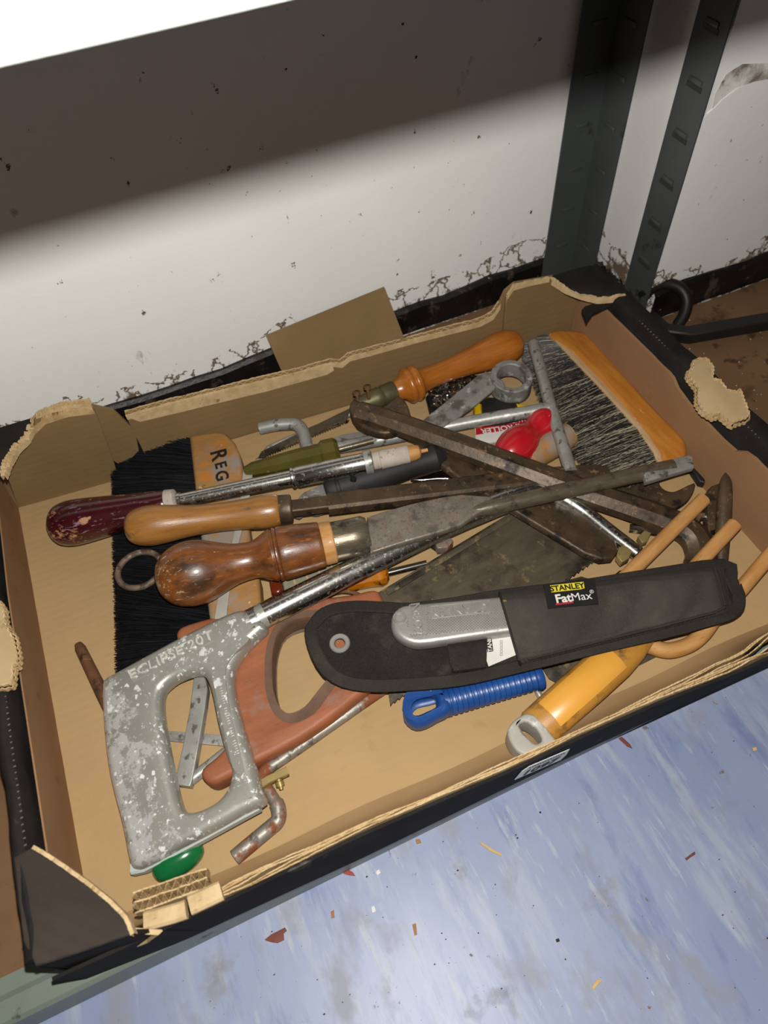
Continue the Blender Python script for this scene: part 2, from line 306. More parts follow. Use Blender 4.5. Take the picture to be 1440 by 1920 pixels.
MAROON = M('maroon_lacquer', '32090f', '3e0c14', 30, rough=.22, spec=.5, coat=.5, bump=.1, spots=(('b07f5c', 34, .60, .62, .7, 0, (1, 1.6, 1.6)), ('7d606a', 110, .60, .65, .6, 0, (1, 4, 4)), ('1a060a', 30, .62, .7, .3, 0)))
YSLEEVE = M('yellow_plastic_sleeve', 'd89a3a', 'dfa344', 10, rough=.32, spec=.5, bump=.05, coat=.2, spots=(('a8701f', 60, .7, .74, .6, 0),))
GREYCAP = M('grey_white_plastic', '9f9a90', 'aba69b', 40, rough=.5, bump=.15, spots=(('6d675c', 90, .64, .7, .7, 0), ('c9c6bf', 60, .60, .68, .5, 0)))
BLUEP = M('blue_plastic', '173f7c', '1d4a8a', 20, rough=.35, spec=.5, bump=.05, spots=(('5f7fae', 140, .69, .72, .6, 0), ('0d2f6c', 30, .6, .7, .4, 0)))
GREENP = M('green_plastic', '0f5c30', '136a38', 20, rough=.2, spec=.5, bump=.03, coat=.4)
OLIVE = M('olive_translucent_plastic', '4c471a', '5c5522', 40, rough=.3, spec=.5, bump=.1, coat=.2, trans=.15, spots=(('a09a60', 90, .64, .7, .6, 0),))
AMBER = M('amber_plastic', 'a85a08', 'c87a14', 60, rough=.15, spec=.5, bump=.1, coat=.6, trans=.25, spots=(('5a2808', 80, .55, .66, .3, 0), ('6a1c10', 20, .6, .7, .3, 0)))
REDP = M('red_plastic', 'a8101a', 'b81822', 30, rough=.3, spec=.5, bump=.1, coat=.3, spots=(('c98a84', 130, .66, .7, .8, 0), ('7a0a12', 40, .62, .7, .5, 0)))
REDLAB = M('red_label_card', 'a51420', 'b01a26', 30, rough=.5, bump=.02)
WHITE = M('white_print', 'cfcbc2', 'd8d4cc', 40, rough=.6, bump=.05, spots=(('a09a8e', 90, .66, .72, .7, 0),))
YELLOW = M('yellow_plastic', 'c8a008', 'd0aa10', 40, rough=.4, bump=.03)
YLAB = M('yellow_label_print', 'cdbb1c', 'd6c426', 40, rough=.6, bump=.02)
REDL = M('red_line_print', 'a01c2c', 'a82030', 40, rough=.6, bump=.02)
BLACKP = M('black_plastic', '141312', '1d1b1a', 30, rough=.5, spec=.45, bump=.1, spots=(('3f3c38', 120, .66, .72, .7, 0),))
RUBBER = M('black_rubber', '1c1c1c', '262625', 30, rough=.6, spec=.35, bump=.2, spots=(('4b4a47', 30, .60, .72, .8, 0),))
INK = M('black_ink', '0c0c0c', '131313', 30, rough=.6, bump=0)
GREYP = M('chalky_grey_metal', '77746e', '8a8882', 50, rough=.6, metal=.2, bump=.4, spots=(('565049', 70, .50, .62, .8, .2), ('6d5136', 24, .60, .70, .8, 0), ('a9a9a6', 110, .58, .66, .6, .2)))
SLEEVE = M('whitish_worn_sleeve', 'a79c90', 'b8ada0', 120, rough=.8, bump=.3, spots=(('8a5f44', 200, .60, .68, .9, 0),))
LABELG = M('pale_grey_sticker', 'e6e8e2', 'ecede8', 30, rough=.6, bump=.02)
def fabric(name, a, b, s, dust='6a6458'):
    m = M(name, a, b, 14, rough=.95, spec=.1, bump=0, spots=((dust, 30, .58, .82, .95, 0), ('8a8478', 160, .74, .78, .95, 0)))
    nt = m.node_tree; N = nt.nodes; L = nt.links; tc = N.new('ShaderNodeTexCoord'); c = N.new('ShaderNodeTexVoronoi'); c.inputs['Scale'].default_value = s
    mp = N.new('ShaderNodeMapping'); mp.inputs['Scale'].default_value = (1, 1, .2); L.new(tc.outputs['Object'], mp.inputs[0]); L.new(mp.outputs[0], c.inputs[0])
    c.inputs['Randomness'].default_value = .35; bp = N.new('ShaderNodeBump'); bp.inputs['Strength'].default_value = .8; bp.inputs['Distance'].default_value = .0006; bp.invert = True
    L.new(c.outputs[0], bp.inputs['Height']); L.new(bp.outputs[0], N['Principled BSDF'].inputs['Normal'])
    rp = N.new('ShaderNodeMapRange'); rp.inputs[1].default_value = 0; rp.inputs[2].default_value = .7; rp.inputs[3].default_value = 1.25; rp.inputs[4].default_value = .45; L.new(c.outputs[0], rp.inputs[0])
    b_ = N['Principled BSDF']; src = b_.inputs['Base Color'].links[0].from_socket; mx = N.new('ShaderNodeMix'); mx.data_type = 'RGBA'; mx.blend_type = 'MULTIPLY'; mx.inputs[0].default_value = 1
    L.new(src, mx.inputs[6]); L.new(rp.outputs[0], mx.inputs[7]); L.new(mx.outputs[2], b_.inputs['Base Color']); return m
FABF = fabric('dusty_black_canvas', '4a4641', '5a554e', 1700)
FABB = fabric('black_textured_backing', '312e2a', '3f3b37', 1250, '5c554c')
FABE = fabric('black_ribbed_binding', '3a3632', '46413b', 1500, '5a5348')
DUSTY = M('dark_dusty_bristle', '0d0e10', '141517', 30, rough=.95, spec=.05, bump=0)
BRB = M('black_bristle', '0b0c0e', '131417', 60, rough=.45, spec=.45, bump=0)
BRB2 = M('grey_black_bristle', '191a1d', '202125', 60, rough=.45, spec=.45, bump=0)
BRL = M('pale_bristle', 'b3a88c', 'c4b99c', 60, rough=.5, spec=.4, bump=0)
BRG = M('brown_grey_bristle', '3f3a31', '4b463b', 60, rough=.5, spec=.4, bump=0)
LEAF = M('dry_red_brown_leaf', '6b3526', '7c4030', 90, rough=.7, bump=.3)
CHIP = M('wood_chip', 'c8a468', 'd8b478', 90, rough=.8, bump=.2)
CHIPW = M('white_plastic_chip', 'd8d8d0', 'e0e0d8', 90, rough=.6, bump=.1)
CHIPR = M('red_plastic_scrap', '8a2418', 'a03020', 90, rough=.6, bump=.1)
CHIPO = M('orange_scrap', '9a6a40', 'a87848', 90, rough=.7, bump=.1)
CHIPK = M('dark_dirt', '2a221a', '352b20', 90, rough=.9, bump=.2)

def spine_wear(m):
    """paint rubbed to bare white metal along the outer spine of the hacksaw grip"""
    nt = m.node_tree; N = nt.nodes; L = nt.links; b = N['Principled BSDF']; tc = N.new('ShaderNodeTexCoord'); sp = N.new('ShaderNodeSeparateXYZ'); L.new(tc.outputs['Object'], sp.inputs[0])
    mr = N.new('ShaderNodeMapRange'); L.new(sp.outputs[1], mr.inputs[0]); mr.inputs[1].default_value = -.024; mr.inputs[2].default_value = -.056; mr.inputs[3].default_value = .0; mr.inputs[4].default_value = .17
    n = N.new('ShaderNodeTexNoise'); n.inputs['Scale'].default_value = 85; n.inputs['Detail'].default_value = 10; n.inputs['Roughness'].default_value = .74; L.new(tc.outputs['Object'], n.inputs[0])
    ad = N.new('ShaderNodeMath'); ad.operation = 'ADD'; L.new(mr.outputs[0], ad.inputs[0]); L.new(n.outputs[0], ad.inputs[1])
    r = N.new('ShaderNodeMapRange'); r.inputs[1].default_value = .60; r.inputs[2].default_value = .64; L.new(ad.outputs[0], r.inputs[0])
    src = b.inputs['Base Color'].links[0].from_socket; mx = N.new('ShaderNodeMix'); mx.data_type = 'RGBA'; L.new(r.outputs[0], mx.inputs[0]); L.new(src, mx.inputs[6]); mx.inputs[7].default_value = lin('dcdcd8'); L.new(mx.outputs[2], b.inputs['Base Color'])
ALUH = ALU.copy(); ALUH.name = 'scuffed_painted_grip'; spine_wear(ALUH)

def wear(m, axis, v0, v1, amt, colr, thr=.6, scale=60, st=(1, 1, 1)):
    """finish rubbed away towards one end of the thing"""
    nt = m.node_tree; N = nt.nodes; L = nt.links; b = N['Principled BSDF']; tc = N.new('ShaderNodeTexCoord'); sp = N.new('ShaderNodeSeparateXYZ'); L.new(tc.outputs['Object'], sp.inputs[0])
    mr = N.new('ShaderNodeMapRange'); L.new(sp.outputs[axis], mr.inputs[0]); mr.inputs[1].default_value = v0; mr.inputs[2].default_value = v1; mr.inputs[3].default_value = 0; mr.inputs[4].default_value = amt
    mp = N.new('ShaderNodeMapping'); mp.inputs['Scale'].default_value = st; L.new(tc.outputs['Object'], mp.inputs[0])
    n = N.new('ShaderNodeTexNoise'); n.inputs['Scale'].default_value = scale; n.inputs['Detail'].default_value = 9; n.inputs['Roughness'].default_value = .66; L.new(mp.outputs[0], n.inputs[0])
    ad = N.new('ShaderNodeMath'); ad.operation = 'ADD'; L.new(mr.outputs[0], ad.inputs[0]); L.new(n.outputs[0], ad.inputs[1])
    r = N.new('ShaderNodeMapRange'); r.inputs[1].default_value = thr; r.inputs[2].default_value = thr + .05; L.new(ad.outputs[0], r.inputs[0])
    src = b.inputs['Base Color'].links[0].from_socket; mx = N.new('ShaderNodeMix'); mx.data_type = 'RGBA'; L.new(r.outputs[0], mx.inputs[0]); L.new(src, mx.inputs[6]); mx.inputs[7].default_value = lin(colr); L.new(mx.outputs[2], b.inputs['Base Color'])
wear(MAROON, 0, .045, .0, .12, 'b07f5c', .64, 50, (1, 1.3, 1.3))
wear(W_BULB, 0, .045, .0, .14, '9c8a6a', .66, 150, (1, 2, 2))
wear(W_FILE, 0, .012, .0, .16, '6a5438', .62, 80)
# ------------------------------------------------------------------ room
def struct(o): o['kind'] = 'structure'; return o
YW, XR, YR = .582, .500, .478                # back wall, return of the projecting wall, its front
struct(box('floor', (-1.5, -1.2, -.06), (2.2, .9, -.042), FLOORM))
struct(box('wall_back', (-1.5, YW, -.042), (XR + .02, YW + .1, 1.3), WALLM))
struct(box('wall_side', (XR, YR, -.042), (XR + .06, YW, 1.3), WALLM))
wr = struct(box('wall_right', (XR + .06, YR, -.042), (2.2, YW + .1, 1.3), WALLM))
def skirting(name, a, b, h, nrm):
    """tarred strip with an uneven painted top edge"""
    n = 60; top, vs, fs = [], [], []
    for i in range(n + 1):
        p = lerp(a, b, i / n); zt = h + random.uniform(-.0025, .0025) + .0015 * math.sin(i * .7); th = .006 + random.uniform(0, .0015)
        for off, z in ((th, 0), (th, zt - .003), (th * .5, zt), (0, zt)): vs.append(p + nrm * off + V((0, 0, z)))
    for i in range(n):
        for k in range(3): fs.append((4 * i + k, 4 * i + k + 1, 4 * i + 5 + k, 4 * i + 4 + k))
    return struct(put(name, mesh(name, vs, fs), SKIRT))
skirting('baseboard_back', V((-1.2, YW, .0)), V((XR, YW, .0)), .034, V((0, -1, 0)))
skirting('baseboard_side', V((XR, YW, .0)), V((XR, YR, .0)), .016, V((-1, 0, 0)))
skirting('baseboard_right', V((XR, YR, .0)), V((1.6, YR, .0)), .036, V((0, -1, 0)))

def wallpatch(name, px, d, m): return struct(prism(name, [PY(x, y, YR - .0001) for x, y in px], V((0, -d, 0)), m))
wallpatch('trim_1', [(1310, 232), (1326, 212), (1338, 202), (1352, 187), (1380, 166), (1412, 153), (1450, 146), (1600, 140), (1700, 420), (1480, 470), (1440, 476), (1218, 540), (1238, 470), (1272, 360)], .0010, WALLM)
wallpatch('trim_2', [(1333, 214), (1340, 176), (1360, 140), (1392, 120), (1440, 118), (1600, 112), (1600, 141), (1450, 147), (1412, 154), (1380, 167), (1352, 188)], .0003, STAIN)
# ------------------------------------------------------------------ shelving
rack = thing('shelving_rack', (0, .108, -.042), 'dark metal shelving rack with brown board shelf carrying the tool tray', 'shelving')
box('bottom_shelf', (-.7, .132, -.016), (1.3, .470, -.0005), MDF, rack)
box('bottom_shelf', (-.7, .470, -.016), (XR - .008, YW - .008, -.0005), MDF, rack)
prof = [(.1335, .0015), (.1335, -.014), (.130, -.014), (.130, -.0005), (.124, -.0005), (.122, -.004), (.112, -.004), (.110, -.006), (.108, -.038), (.113, -.041), (.113, -.0412), (.1065, -.0412), (.1065, -.005), (.109, -.002), (.121, -.002), (.1235, .0015)]
prism('front_beam', [V((-.7, y, z)) for y, z in prof], V((2.0, 0, 0)), BEAMD, rack)
# shelf above, its enamelled front lip close to the camera
ul = P(0, 0, .54)
box('top_shelf', (-.75, .115, .511), (1.3, YR - .006, .542), MDF, rack)
prism('top_beam', [V((-.75, y, z)) for y, z in [(.098, .5065), (.112, .5065), (.112, .508), (.0995, .508), (.0995, .5435), (.112, .5435), (.112, .545), (.098, .545)]], V((2.05, 0, 0)), BEAMM, rack)
def upright(x0, y0, w1, w2, z1, parent, back=True):
    """L-section post: corner at (x0,y0); one flange along -x facing the camera, one along -y"""
    t = .0016
    sec = [(x0, y0), (x0, y0 - w2), (x0 - t, y0 - w2), (x0 - t, y0 - t), (x0 - w1, y0 - t), (x0 - w1, y0)]
    if not back: sec = [(x0, y0), (x0 + w1, y0), (x0 + w1, y0 - t), (x0 + t, y0 - t), (x0 + t, y0 - w2), (x0, y0 - w2)]
    u = prism('upright', [V((x, y, 0)) for x, y in sec], V((0, 0, z1)), POSTM, parent)
    z = .052 if back else .026
    while z < z1 - .03:
        if back:
            for kind in (0, 1):
                # pressed slot with a bright lower lip
                if kind == 0: lo, hi = (x0 - w1 * .68, y0 - t - .0012, z), (x0 - w1 * .30, y0 - t, z + .0042)
                else: lo, hi = (x0 - t - .0012, y0 - w2 * .70, z + .002), (x0 - t, y0 - w2 * .30, z + .0062)
                s = box('slot_lip', lo, hi, POSTM, u, .0006)
        else:
            box('slot_lip', (x0 - .0014, y0 - w2 * .72, z), (x0, y0 - w2 * .30, z + .0042), POSTM, u, .0006)
            box('slot_shade', (x0 - .0005, y0 - w2 * .76, z - .0046), (x0 + .0002, y0 - w2 * .26, z - .0004), SLOT, u)  # thin strip with the slot's shade put into its darker colour
        z += .0435
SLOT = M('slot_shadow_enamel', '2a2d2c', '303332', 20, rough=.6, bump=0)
upright(.463, .573, .040, .040, .9, rack)
rack2 = thing('shelving_rack', (.488, .508, 0), 'second narrow dark upright post standing right of the corner post', 'shelving')
upright(.488, .508, .0085, .038, .9, rack2, back=False)

# ------------------------------------------------------------------ tray
tray = thing('cardboard_tray', (.11, .31, 0), 'large torn cardboard produce tray holding the pile of old tools', 'tray')
def yf(x): return .1285 - .0205 * (x + .03)    # inner front crease
def yb(x): return .522 - .0685 * (x + .18)     # back crease
XL, XRT = -.180, .404
vs = []; fs = []; nx, ny = 40, 26
for j in range(ny + 1):
    for i in range(nx + 1):
        x = lerp(XL, XRT, i / nx); y = lerp(yf(x), yb(x), j / ny)
        vs.append(V((x, y, .004 + .0008 * math.sin(x * 21 + 1) * math.sin(y * 17) + .0003 * math.sin(y * 150 + 3 * math.sin(x * 12)))))
for j in range(ny):
    for i in range(nx): a = j * (nx + 1) + i; fs.append((a, a + 1, a + nx + 2, a + nx + 1))
k = len(vs); vs += [V((XL, yf(XL), .0002)), V((XRT, yf(XRT), .0002)), V((XRT, yb(XRT), .0002)), V((XL, yb(XL), .0002))]; fs.append((k, k + 1, k + 2, k + 3))
put('tray_floor', mesh('tray_floor', vs, fs), CARD, tray)
# back wall
bn = V((.0685, 1, 0)).normalized(); bpl = (V((XL, .524, 0)), bn)
rim = [(235, 778), (330, 752), (420, 730), (500, 711), (560, 696), (622, 679), (640, 681), (655, 668), (740, 645), (850, 616), (900, 603), (925, 590), (938, 570), (948, 548), (966, 533), (1040, 520)]
top = [onplane(x, y, bpl) for x, y in rim]
a0, b0 = V((top[0].x, 0, 0)), V((top[-1].x, 0, 0))
pts = [V((a0.x, yb(a0.x) + .002, 0))] + top + [V((b0.x, yb(b0.x) + .002, 0))]
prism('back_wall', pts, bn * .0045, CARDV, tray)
def ribbon(name, path, w, h, mat, parent, n=260, amp=.0016, hz=.002, per=.006, seed=1, wave=False):
    """thin torn liner standing on edge along a path, ragged on top"""
    rnd = random.Random(seed); vs, fs = [], []
    L_ = [0]
    for p, q in zip(path, path[1:]): L_.append(L_[-1] + (q - p).length)
    zz = 0
    for i in range(n + 1):
        s = L_[-1] * i / n; k = max(j for j in range(len(L_)) if L_[j] <= s + 1e-9); k = min(k, len(path) - 2)
        p = lerp(path[k], path[k + 1], (s - L_[k]) / max(1e-9, L_[k + 1] - L_[k])); t = (path[k + 1] - path[k]).normalized()
        nn = V((-t.y, t.x, 0)).normalized()
        zz = .75 * zz + rnd.uniform(-1, 1) * hz * .5
        o = amp * math.sin(s / per * 2 * math.pi) if wave else amp * .4 * math.sin(s * 60 + seed) + rnd.uniform(-.15, .15) * amp
        for dx, dz in ((-w / 2, -h), (-w / 2, 0), (w / 2, 0), (w / 2, -h)): vs.append(p + nn * (o + dx) + V((0, 0, dz + (zz if dz == 0 else 0))))
    for i in range(n):
        for k in range(3): fs.append((4 * i + k, 4 * i + k + 1, 4 * i + 5 + k, 4 * i + 4 + k))
    return put(name, mesh(name, vs, fs), mat, parent)
ribbon('torn_liner', [p - bn * .0008 + V((0, 0, .0006)) for p in top[:13]], .0010, .006, TORN, tray, 300, .0008, .0007, seed=3)
ribbon('corrugated_core', [p + bn * .0022 + V((0, 0, .0004)) for p in top[:13]], .0006, .004, FLUTE, tray, 420, .0014, .0006, .007, 5, True)
ribbon('torn_liner', [p + bn * .0048 + V((0, 0, .0006)) for p in top[:13]], .0010, .006, TORN, tray, 300, .0008, .0007, seed=7)
# folded cuff along the left part of the back wall
cuff = [(235, 778), (330, 752), (500, 711), (622, 680), (625, 692), (612, 700), (500, 731), (330, 772), (262, 788)]
prism('folded_cuff', [onplane(x, y, bpl) - bn * .0022 for x, y in cuff], bn * .002, TORN, tray)
# corner panels
cpl = (V((XL, .518, 0)), V((.05, 1, 0)).normalized())
pts = [onplane(x, y, cpl) for x, y in [(14, 893), (36, 842), (58, 815), (66, 792), (100, 778), (140, 770), (176, 766), (186, 790), (214, 868)]]
pts += [V((P(222, 897, .004).x, P(222, 897, .004).y - .001, .003)), V((XL, .5175, .003))]
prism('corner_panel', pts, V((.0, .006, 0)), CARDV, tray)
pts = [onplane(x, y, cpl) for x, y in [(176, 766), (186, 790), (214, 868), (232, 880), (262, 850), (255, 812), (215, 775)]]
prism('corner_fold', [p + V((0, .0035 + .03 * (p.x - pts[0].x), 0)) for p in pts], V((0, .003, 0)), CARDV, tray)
p0 = [onplane(x, y, cpl) for x, y in [(60, 802), (78, 784), (120, 770), (172, 763)]]
for k in range(4): ribbon('torn_liner', [p + V((0, .001 + .0035 * k, .0015 * (1 - abs(k - 1.5)))) for p in p0], .0028, .007, TORN if k % 2 else FLUTE, tray, 90, .0008, .0010, .006, 20 + k)
rpl = (V((.35, .4845, 0)), V((.0685, 1, 0)).normalized())
pts = [onplane(x, y, rpl) for x, y in [(942, 640), (946, 600), (950, 558), (964, 538), (1000, 528), (1030, 522), (1062, 548), (1104, 566), (1094, 600)]]
pts += [V((XRT, .4835, .003)), V((pts[0].x, pts[0].y, .003))]
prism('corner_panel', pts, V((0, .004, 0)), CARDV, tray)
ribbon('torn_liner', [onplane(x, y, rpl) + V((0, .001, .001)) for x, y in [(946, 602), (950, 558), (964, 538), (1000, 528), (1030, 522)]], .003, .005, TORN, tray, 50, .0006, .001, seed=31)
ZR = .091
plate('corner_flap', [(1030, 518), (1070, 505), (1108, 496), (1128, 508), (1176, 549), (1150, 553), (1120, 556), (1090, 548), (1062, 538)], ZR + .001, .004, BLACKC, tray, bevel=.0012)
ribbon('torn_liner', [P(x, y, ZR + .001) for x, y in [(1030, 520), (1062, 540), (1090, 550), (1122, 558), (1150, 556), (1176, 551)]], .003, .006, TORN, tray, 60, .0012, .0016, seed=33)
plate('corner_strip', [(1091, 580), (1096, 574), (1162, 551), (1186, 562), (1168, 562), (1112, 586), (1100, 603)], .0855, .004, BLACKC, tray, bevel=.0008)
# front wall, leaning out a little, black outside, crushed liners along its torn top
def pw(tab, x):
    if x <= tab[0][0]: return tab[0][1]
    for (x0, y0), (x1, y1) in zip(tab, tab[1:]):
        if x <= x1: return lerp(y0, y1, (x - x0) / (x1 - x0))
    return tab[-1][1]
YOT = [(-.21, .1035), (-.08, .1000), (0, .1000), (.05, .098), (.1, .0955), (.16, .0948), (.22, .0925), (.28, .088), (.43, .086)]
YIT = [(-.21, .1125), (-.08, .1085), (-.056, .1093), (-.026, .1074), (.014, .1064), (.054, .1035), (.1, .1018), (.137, .1006), (.163, .1), (.225, .0995), (.285, .0995), (.31, .104), (.43, .106)]
KF = (.54 - .056) / (.54 - .074)
YOT = [(x * KF, y * KF) for x, y in YOT]; YIT = [(x * KF, y * KF) for x, y in YIT]
YOB = [(-.21, .1120), (-.186, .110), (-.125, .105), (-.06, .1035), (0, .1019), (.16, .1012), (.24, .0992), (.34, .0968), (.43, .095)]
yo_t = lambda x: pw(YOT, x); yi_t = lambda x: pw(YIT, x); yo_b = lambda x: pw(YOB, x)
XA, XB = -.190, .425
ZF = .056
vs, fs = [], []
for i in range(81):
    x = lerp(XA, XB, i / 80)
    for y, z in ((yo_b(x), .0005), (lerp(yo_b(x), yo_t(x), .5), ZF * .5), (yo_t(x), ZF - .003), (yo_t(x) + .0022, ZF - .003), (yo_b(x) + .0022, .0005)): vs.append(V((x, y, z)))
for i in range(80):
    for k in range(5): fs.append((5 * i + k, 5 * i + (k + 1) % 5, 5 * i + 5 + (k + 1) % 5, 5 * i + 5 + k))
put('front_wall', mesh('front_wall', vs, fs), BLACKC, tray)
vs, fs = [], []
for i in range(61):
    x = lerp(XL, XRT, i / 60); y0 = yf(x) + .001 * math.sin(i * .4); y1 = yi_t(x) - .0005
    for t in range(7):
        q = t / 6; vs.append(V((x, lerp(y0 + .004, y1, 1 - (1 - q) ** 1.9), .0050 + (ZF - .008) * q ** 1.35)))
for i in range(60):
    for k in range(6): fs.append((7 * i + k, 7 * i + k + 1, 7 * i + 8 + k, 7 * i + 7 + k))
put('front_lining', mesh('front_lining', vs, fs), CARDL, tray, smooth=80)
for k in range(6):
    path = []
    for i in range(110):
        x = lerp(-.098, XRT + .018, i / 109); t = k / 5
        t = max(0, min(1, t + .10 * math.sin(x * 47 + k * 1.7) + .06 * math.sin(x * 131 + k)))
        path.append(V((x, lerp(yo_t(x) + .0030, yi_t(x) - .0004, t), ZF - .0006 + .0012 * math.sin(x * 37 + k * 2.1) + .0014 * math.sin(x * 12 + k))))
    ribbon('torn_liner', path, .0009, .012, TORN if k in (0, 2, 5) else FLUTE, tray, 520, .0004, .0012, seed=40 + k)
tag(tray, None)
# end walls
rn = V((1, 0, 0))
def endwall(name, px, x, zb, d, mat, y0, y1):
    q = [PX(a, b, x) for a, b in px]; q = [V((x, y0(q[0]), zb))] + q + [V((x, y1(q[-1]), zb))]
    return prism(name, q, d, mat, tray)
# right: tan lining panel with the notch of the hand hole
q = [(XRT, .4805, .0745), (XRT, .340, .0765), (XRT, .333, .0755), (XRT, .324, .070), (XRT, .306, .0665), (XRT, .262, .0655), (XRT, .246, .067), (XRT, .238, .0745), (XRT, .228, .077), (XRT, .118, .078)]
prism('end_lining', [V((XRT, .4805, .003))] + [V(p) for p in q] + [V((XRT, .118, .003))], V((.003, 0, 0)), CARDR, tray)
def rimsec(x0, x1, zt, zb, zi): return [(x0, zb), (x0, zt - .006), (x0 + .0015, zt - .002), (x0 + .005, zt), (x1 - .004, zt), (x1 - .0012, zt - .0016), (x1, zt - .005), (x1, zi), (x1 - .0015, zi), (x1 - .0015, zt - .007), (x0 + .002, zt - .007), (x0 + .002, zb)]
def rimwall(name, x0, x1, y0, y1, zt, zb, zi=.0005):
    sec = rimsec(x0, x1, zt, zb, zi); n = 40; vs, fs = [], []
    for i in range(n + 1):
        y = lerp(y0, y1, i / n); o = .0008 * math.sin(i * .9) + random.uniform(-.0004, .0004)
        for x, z in sec: vs.append(V((x + o, y, z + (random.uniform(-.0005, .0005) + .0006 * math.sin(i * .6) if z > zb + .01 else 0))))
    m = len(sec)
    for i in range(n):
        for k in range(m): fs.append((i * m + k, i * m + (k + 1) % m, (i + 1) * m + (k + 1) % m, (i + 1) * m + k))
    fs += [tuple(range(m)), tuple(range(n * m, (n + 1) * m))]
    return put(name, mesh(name, vs, fs), BLACKC, tray)
rimwall('end_wall', XRT + .0035, XRT + .0235, .095, .486, ZR, .0005)
rimwall('end_wall', -.1895, -.1790, .113, .530, ZR, .0005, .050)
STITCH = M('perforation_fibre', '6a6258', '7a7268', 200, rough=.9, bump=0)
def perforation(x, y0, y1, z, sgn):
    vs, fs = [], []; y = y0
    while y < y1:
        for dx, dy, dz in ((-.0007, 0, 0), (.0007, 0, 0), (.0007, .0009, 0), (-.0007, .0009, 0), (-.0004, .0004, .0007), (.0004, .0004, .0007)): vs.append(V((x + dx + random.uniform(-.0002, .0002), y + dy, z + dz)))
        b = len(vs) - 6; fs += [(b, b + 1, b + 5, b + 4), (b + 2, b + 3, b + 4, b + 5), (b, b + 4, b + 3), (b + 1, b + 2, b + 5)]; y += .0042
    tag(put('perforation', mesh('perforation', vs, fs), STITCH, tray), kind='stuff')
perforation(XRT + .0068, .14, .46, ZR - .0013, 1)
perforation(-.1800, .17, .42, ZR - .0013, -1)
# left lining
lpl = (V((XL, 0, 0)), V((1, 0, -.075)).normalized())
q = [onplane(a, b, lpl) for a, b in [(-16, 800), (-4, 930), (7, 1100), (10, 1128), (22, 1157), (24, 1193), (33, 1250), (38, 1297), (35, 1318), (37, 1335), (45, 1375), (53, 1420), (78, 1560), (92, 1650)]]
q = [V((XL + .075 * max(.045, min(.072, p.z)), min(.516, p.y), max(.045, min(.072, p.z)))) for p in q]
prism('end_lining', [V((XL, .516, .003))] + q + [V((q[-1].x, .122, q[-1].z)), V((XL, .122, .003))], V((-.0012, 0, 0)), CARDR, tray)
plate('crease_tear_shade', [(63, 1242), (66, 1237), (75, 1239), (71, 1246), (71, 1265), (78, 1295), (88, 1322), (92, 1344), (88, 1332), (78, 1307), (68, 1282), (63, 1262)], .0062, .0008, GAPC, tray, bevel=.0001)  # black plate drawn in place of the shaded gap in the crease
# torn patches where the hand holes ripped
def patch(px, z, seed):
    p = plate('torn_patch', px, z, .003, TORNS, tray, bevel=.0004, jag=.0004)
    for k, (o, hh) in enumerate(((0, .002), (-.0025, .004))):
        path = []
        rr = random.Random(seed + k); c = sum((P(x, y, z) for x, y in px), V()) / len(px)
        for i in range(len(px) + 1):
            a = P(*px[i % len(px)], z); path.append(a + (a - c).normalized() * (-o) * .6 + V((0, 0, .0012 - k * .003)))
        ribbon('corrugated_core', path, .0009, hh, FLUTE if k else TORN, tray, 200, .0005, .0012, .0042, seed + k, True)
patch([(1310, 672), (1324, 673), (1338, 688), (1336, 711), (1350, 713), (1362, 729), (1376, 735), (1388, 733), (1405, 777), (1401, 783), (1382, 789), (1372, 794), (1350, 775), (1338, 779), (1318, 767), (1308, 751), (1310, 727), (1291, 704), (1293, 693), (1300, 692), (1300, 678)], ZR + .004, 60)
patch([(-60, 1120), (0, 1130), (8, 1143), (10, 1170), (24, 1195), (32, 1228), (31, 1245), (24, 1250), (22, 1282), (0, 1286), (-60, 1290)], ZR + .004, 70)
# corner tops on the left
plate('corner_flap', [(-70, 815), (0, 800), (61, 782), (62, 800), (48, 822), (14, 862), (2, 890), (-70, 950)], ZR + .001, .004, BLACKC, tray, bevel=.0012)
for k in range(2): ribbon('torn_liner', [P(x - 5 * k, y - 5 * k, ZR + .002) for x, y in [(62, 800), (50, 824), (30, 842), (14, 868), (4, 893)]], .0035, .005, TORN, tray, 60, .0014, .0026, seed=80 + k)
cf = [(24, 1607), (60, 1588), (84, 1603), (120, 1626), (162, 1655), (205, 1690), (236, 1722), (245, 1752), (160, 1782), (66, 1812), (42, 1764)]
plate('corner_flap', cf, ZR, .004, FLAPM, tray, bevel=.0015)
ribbon('torn_liner', [P(x, y, ZR + .001) for x, y in [(60, 1588), (84, 1601), (120, 1624), (162, 1653), (205, 1688), (236, 1720), (248, 1752)]], .0022, .006, TORN, tray, 80, .0006, .0012, seed=90)
c0, c1, c2 = P(66, 1810, ZR - .002), P(245, 1750, ZR - .002), P(24, 1610, ZR - .002)
prism('corner_wall', [c0, c1, V((c1.x + .02, yo_b(c1.x) - .001, .0)), V((c0.x + .012, yo_b(c0.x), 0))], V((0, .0022, 0)), BLACKC, tray)
prism('corner_wall', [c0, P(42, 1764, ZR - .002), V((-.1895, .16, 0)), V((c0.x + .004, yo_b(c0.x), 0))], V((.0022, 0, 0)), BLACKC, tray)
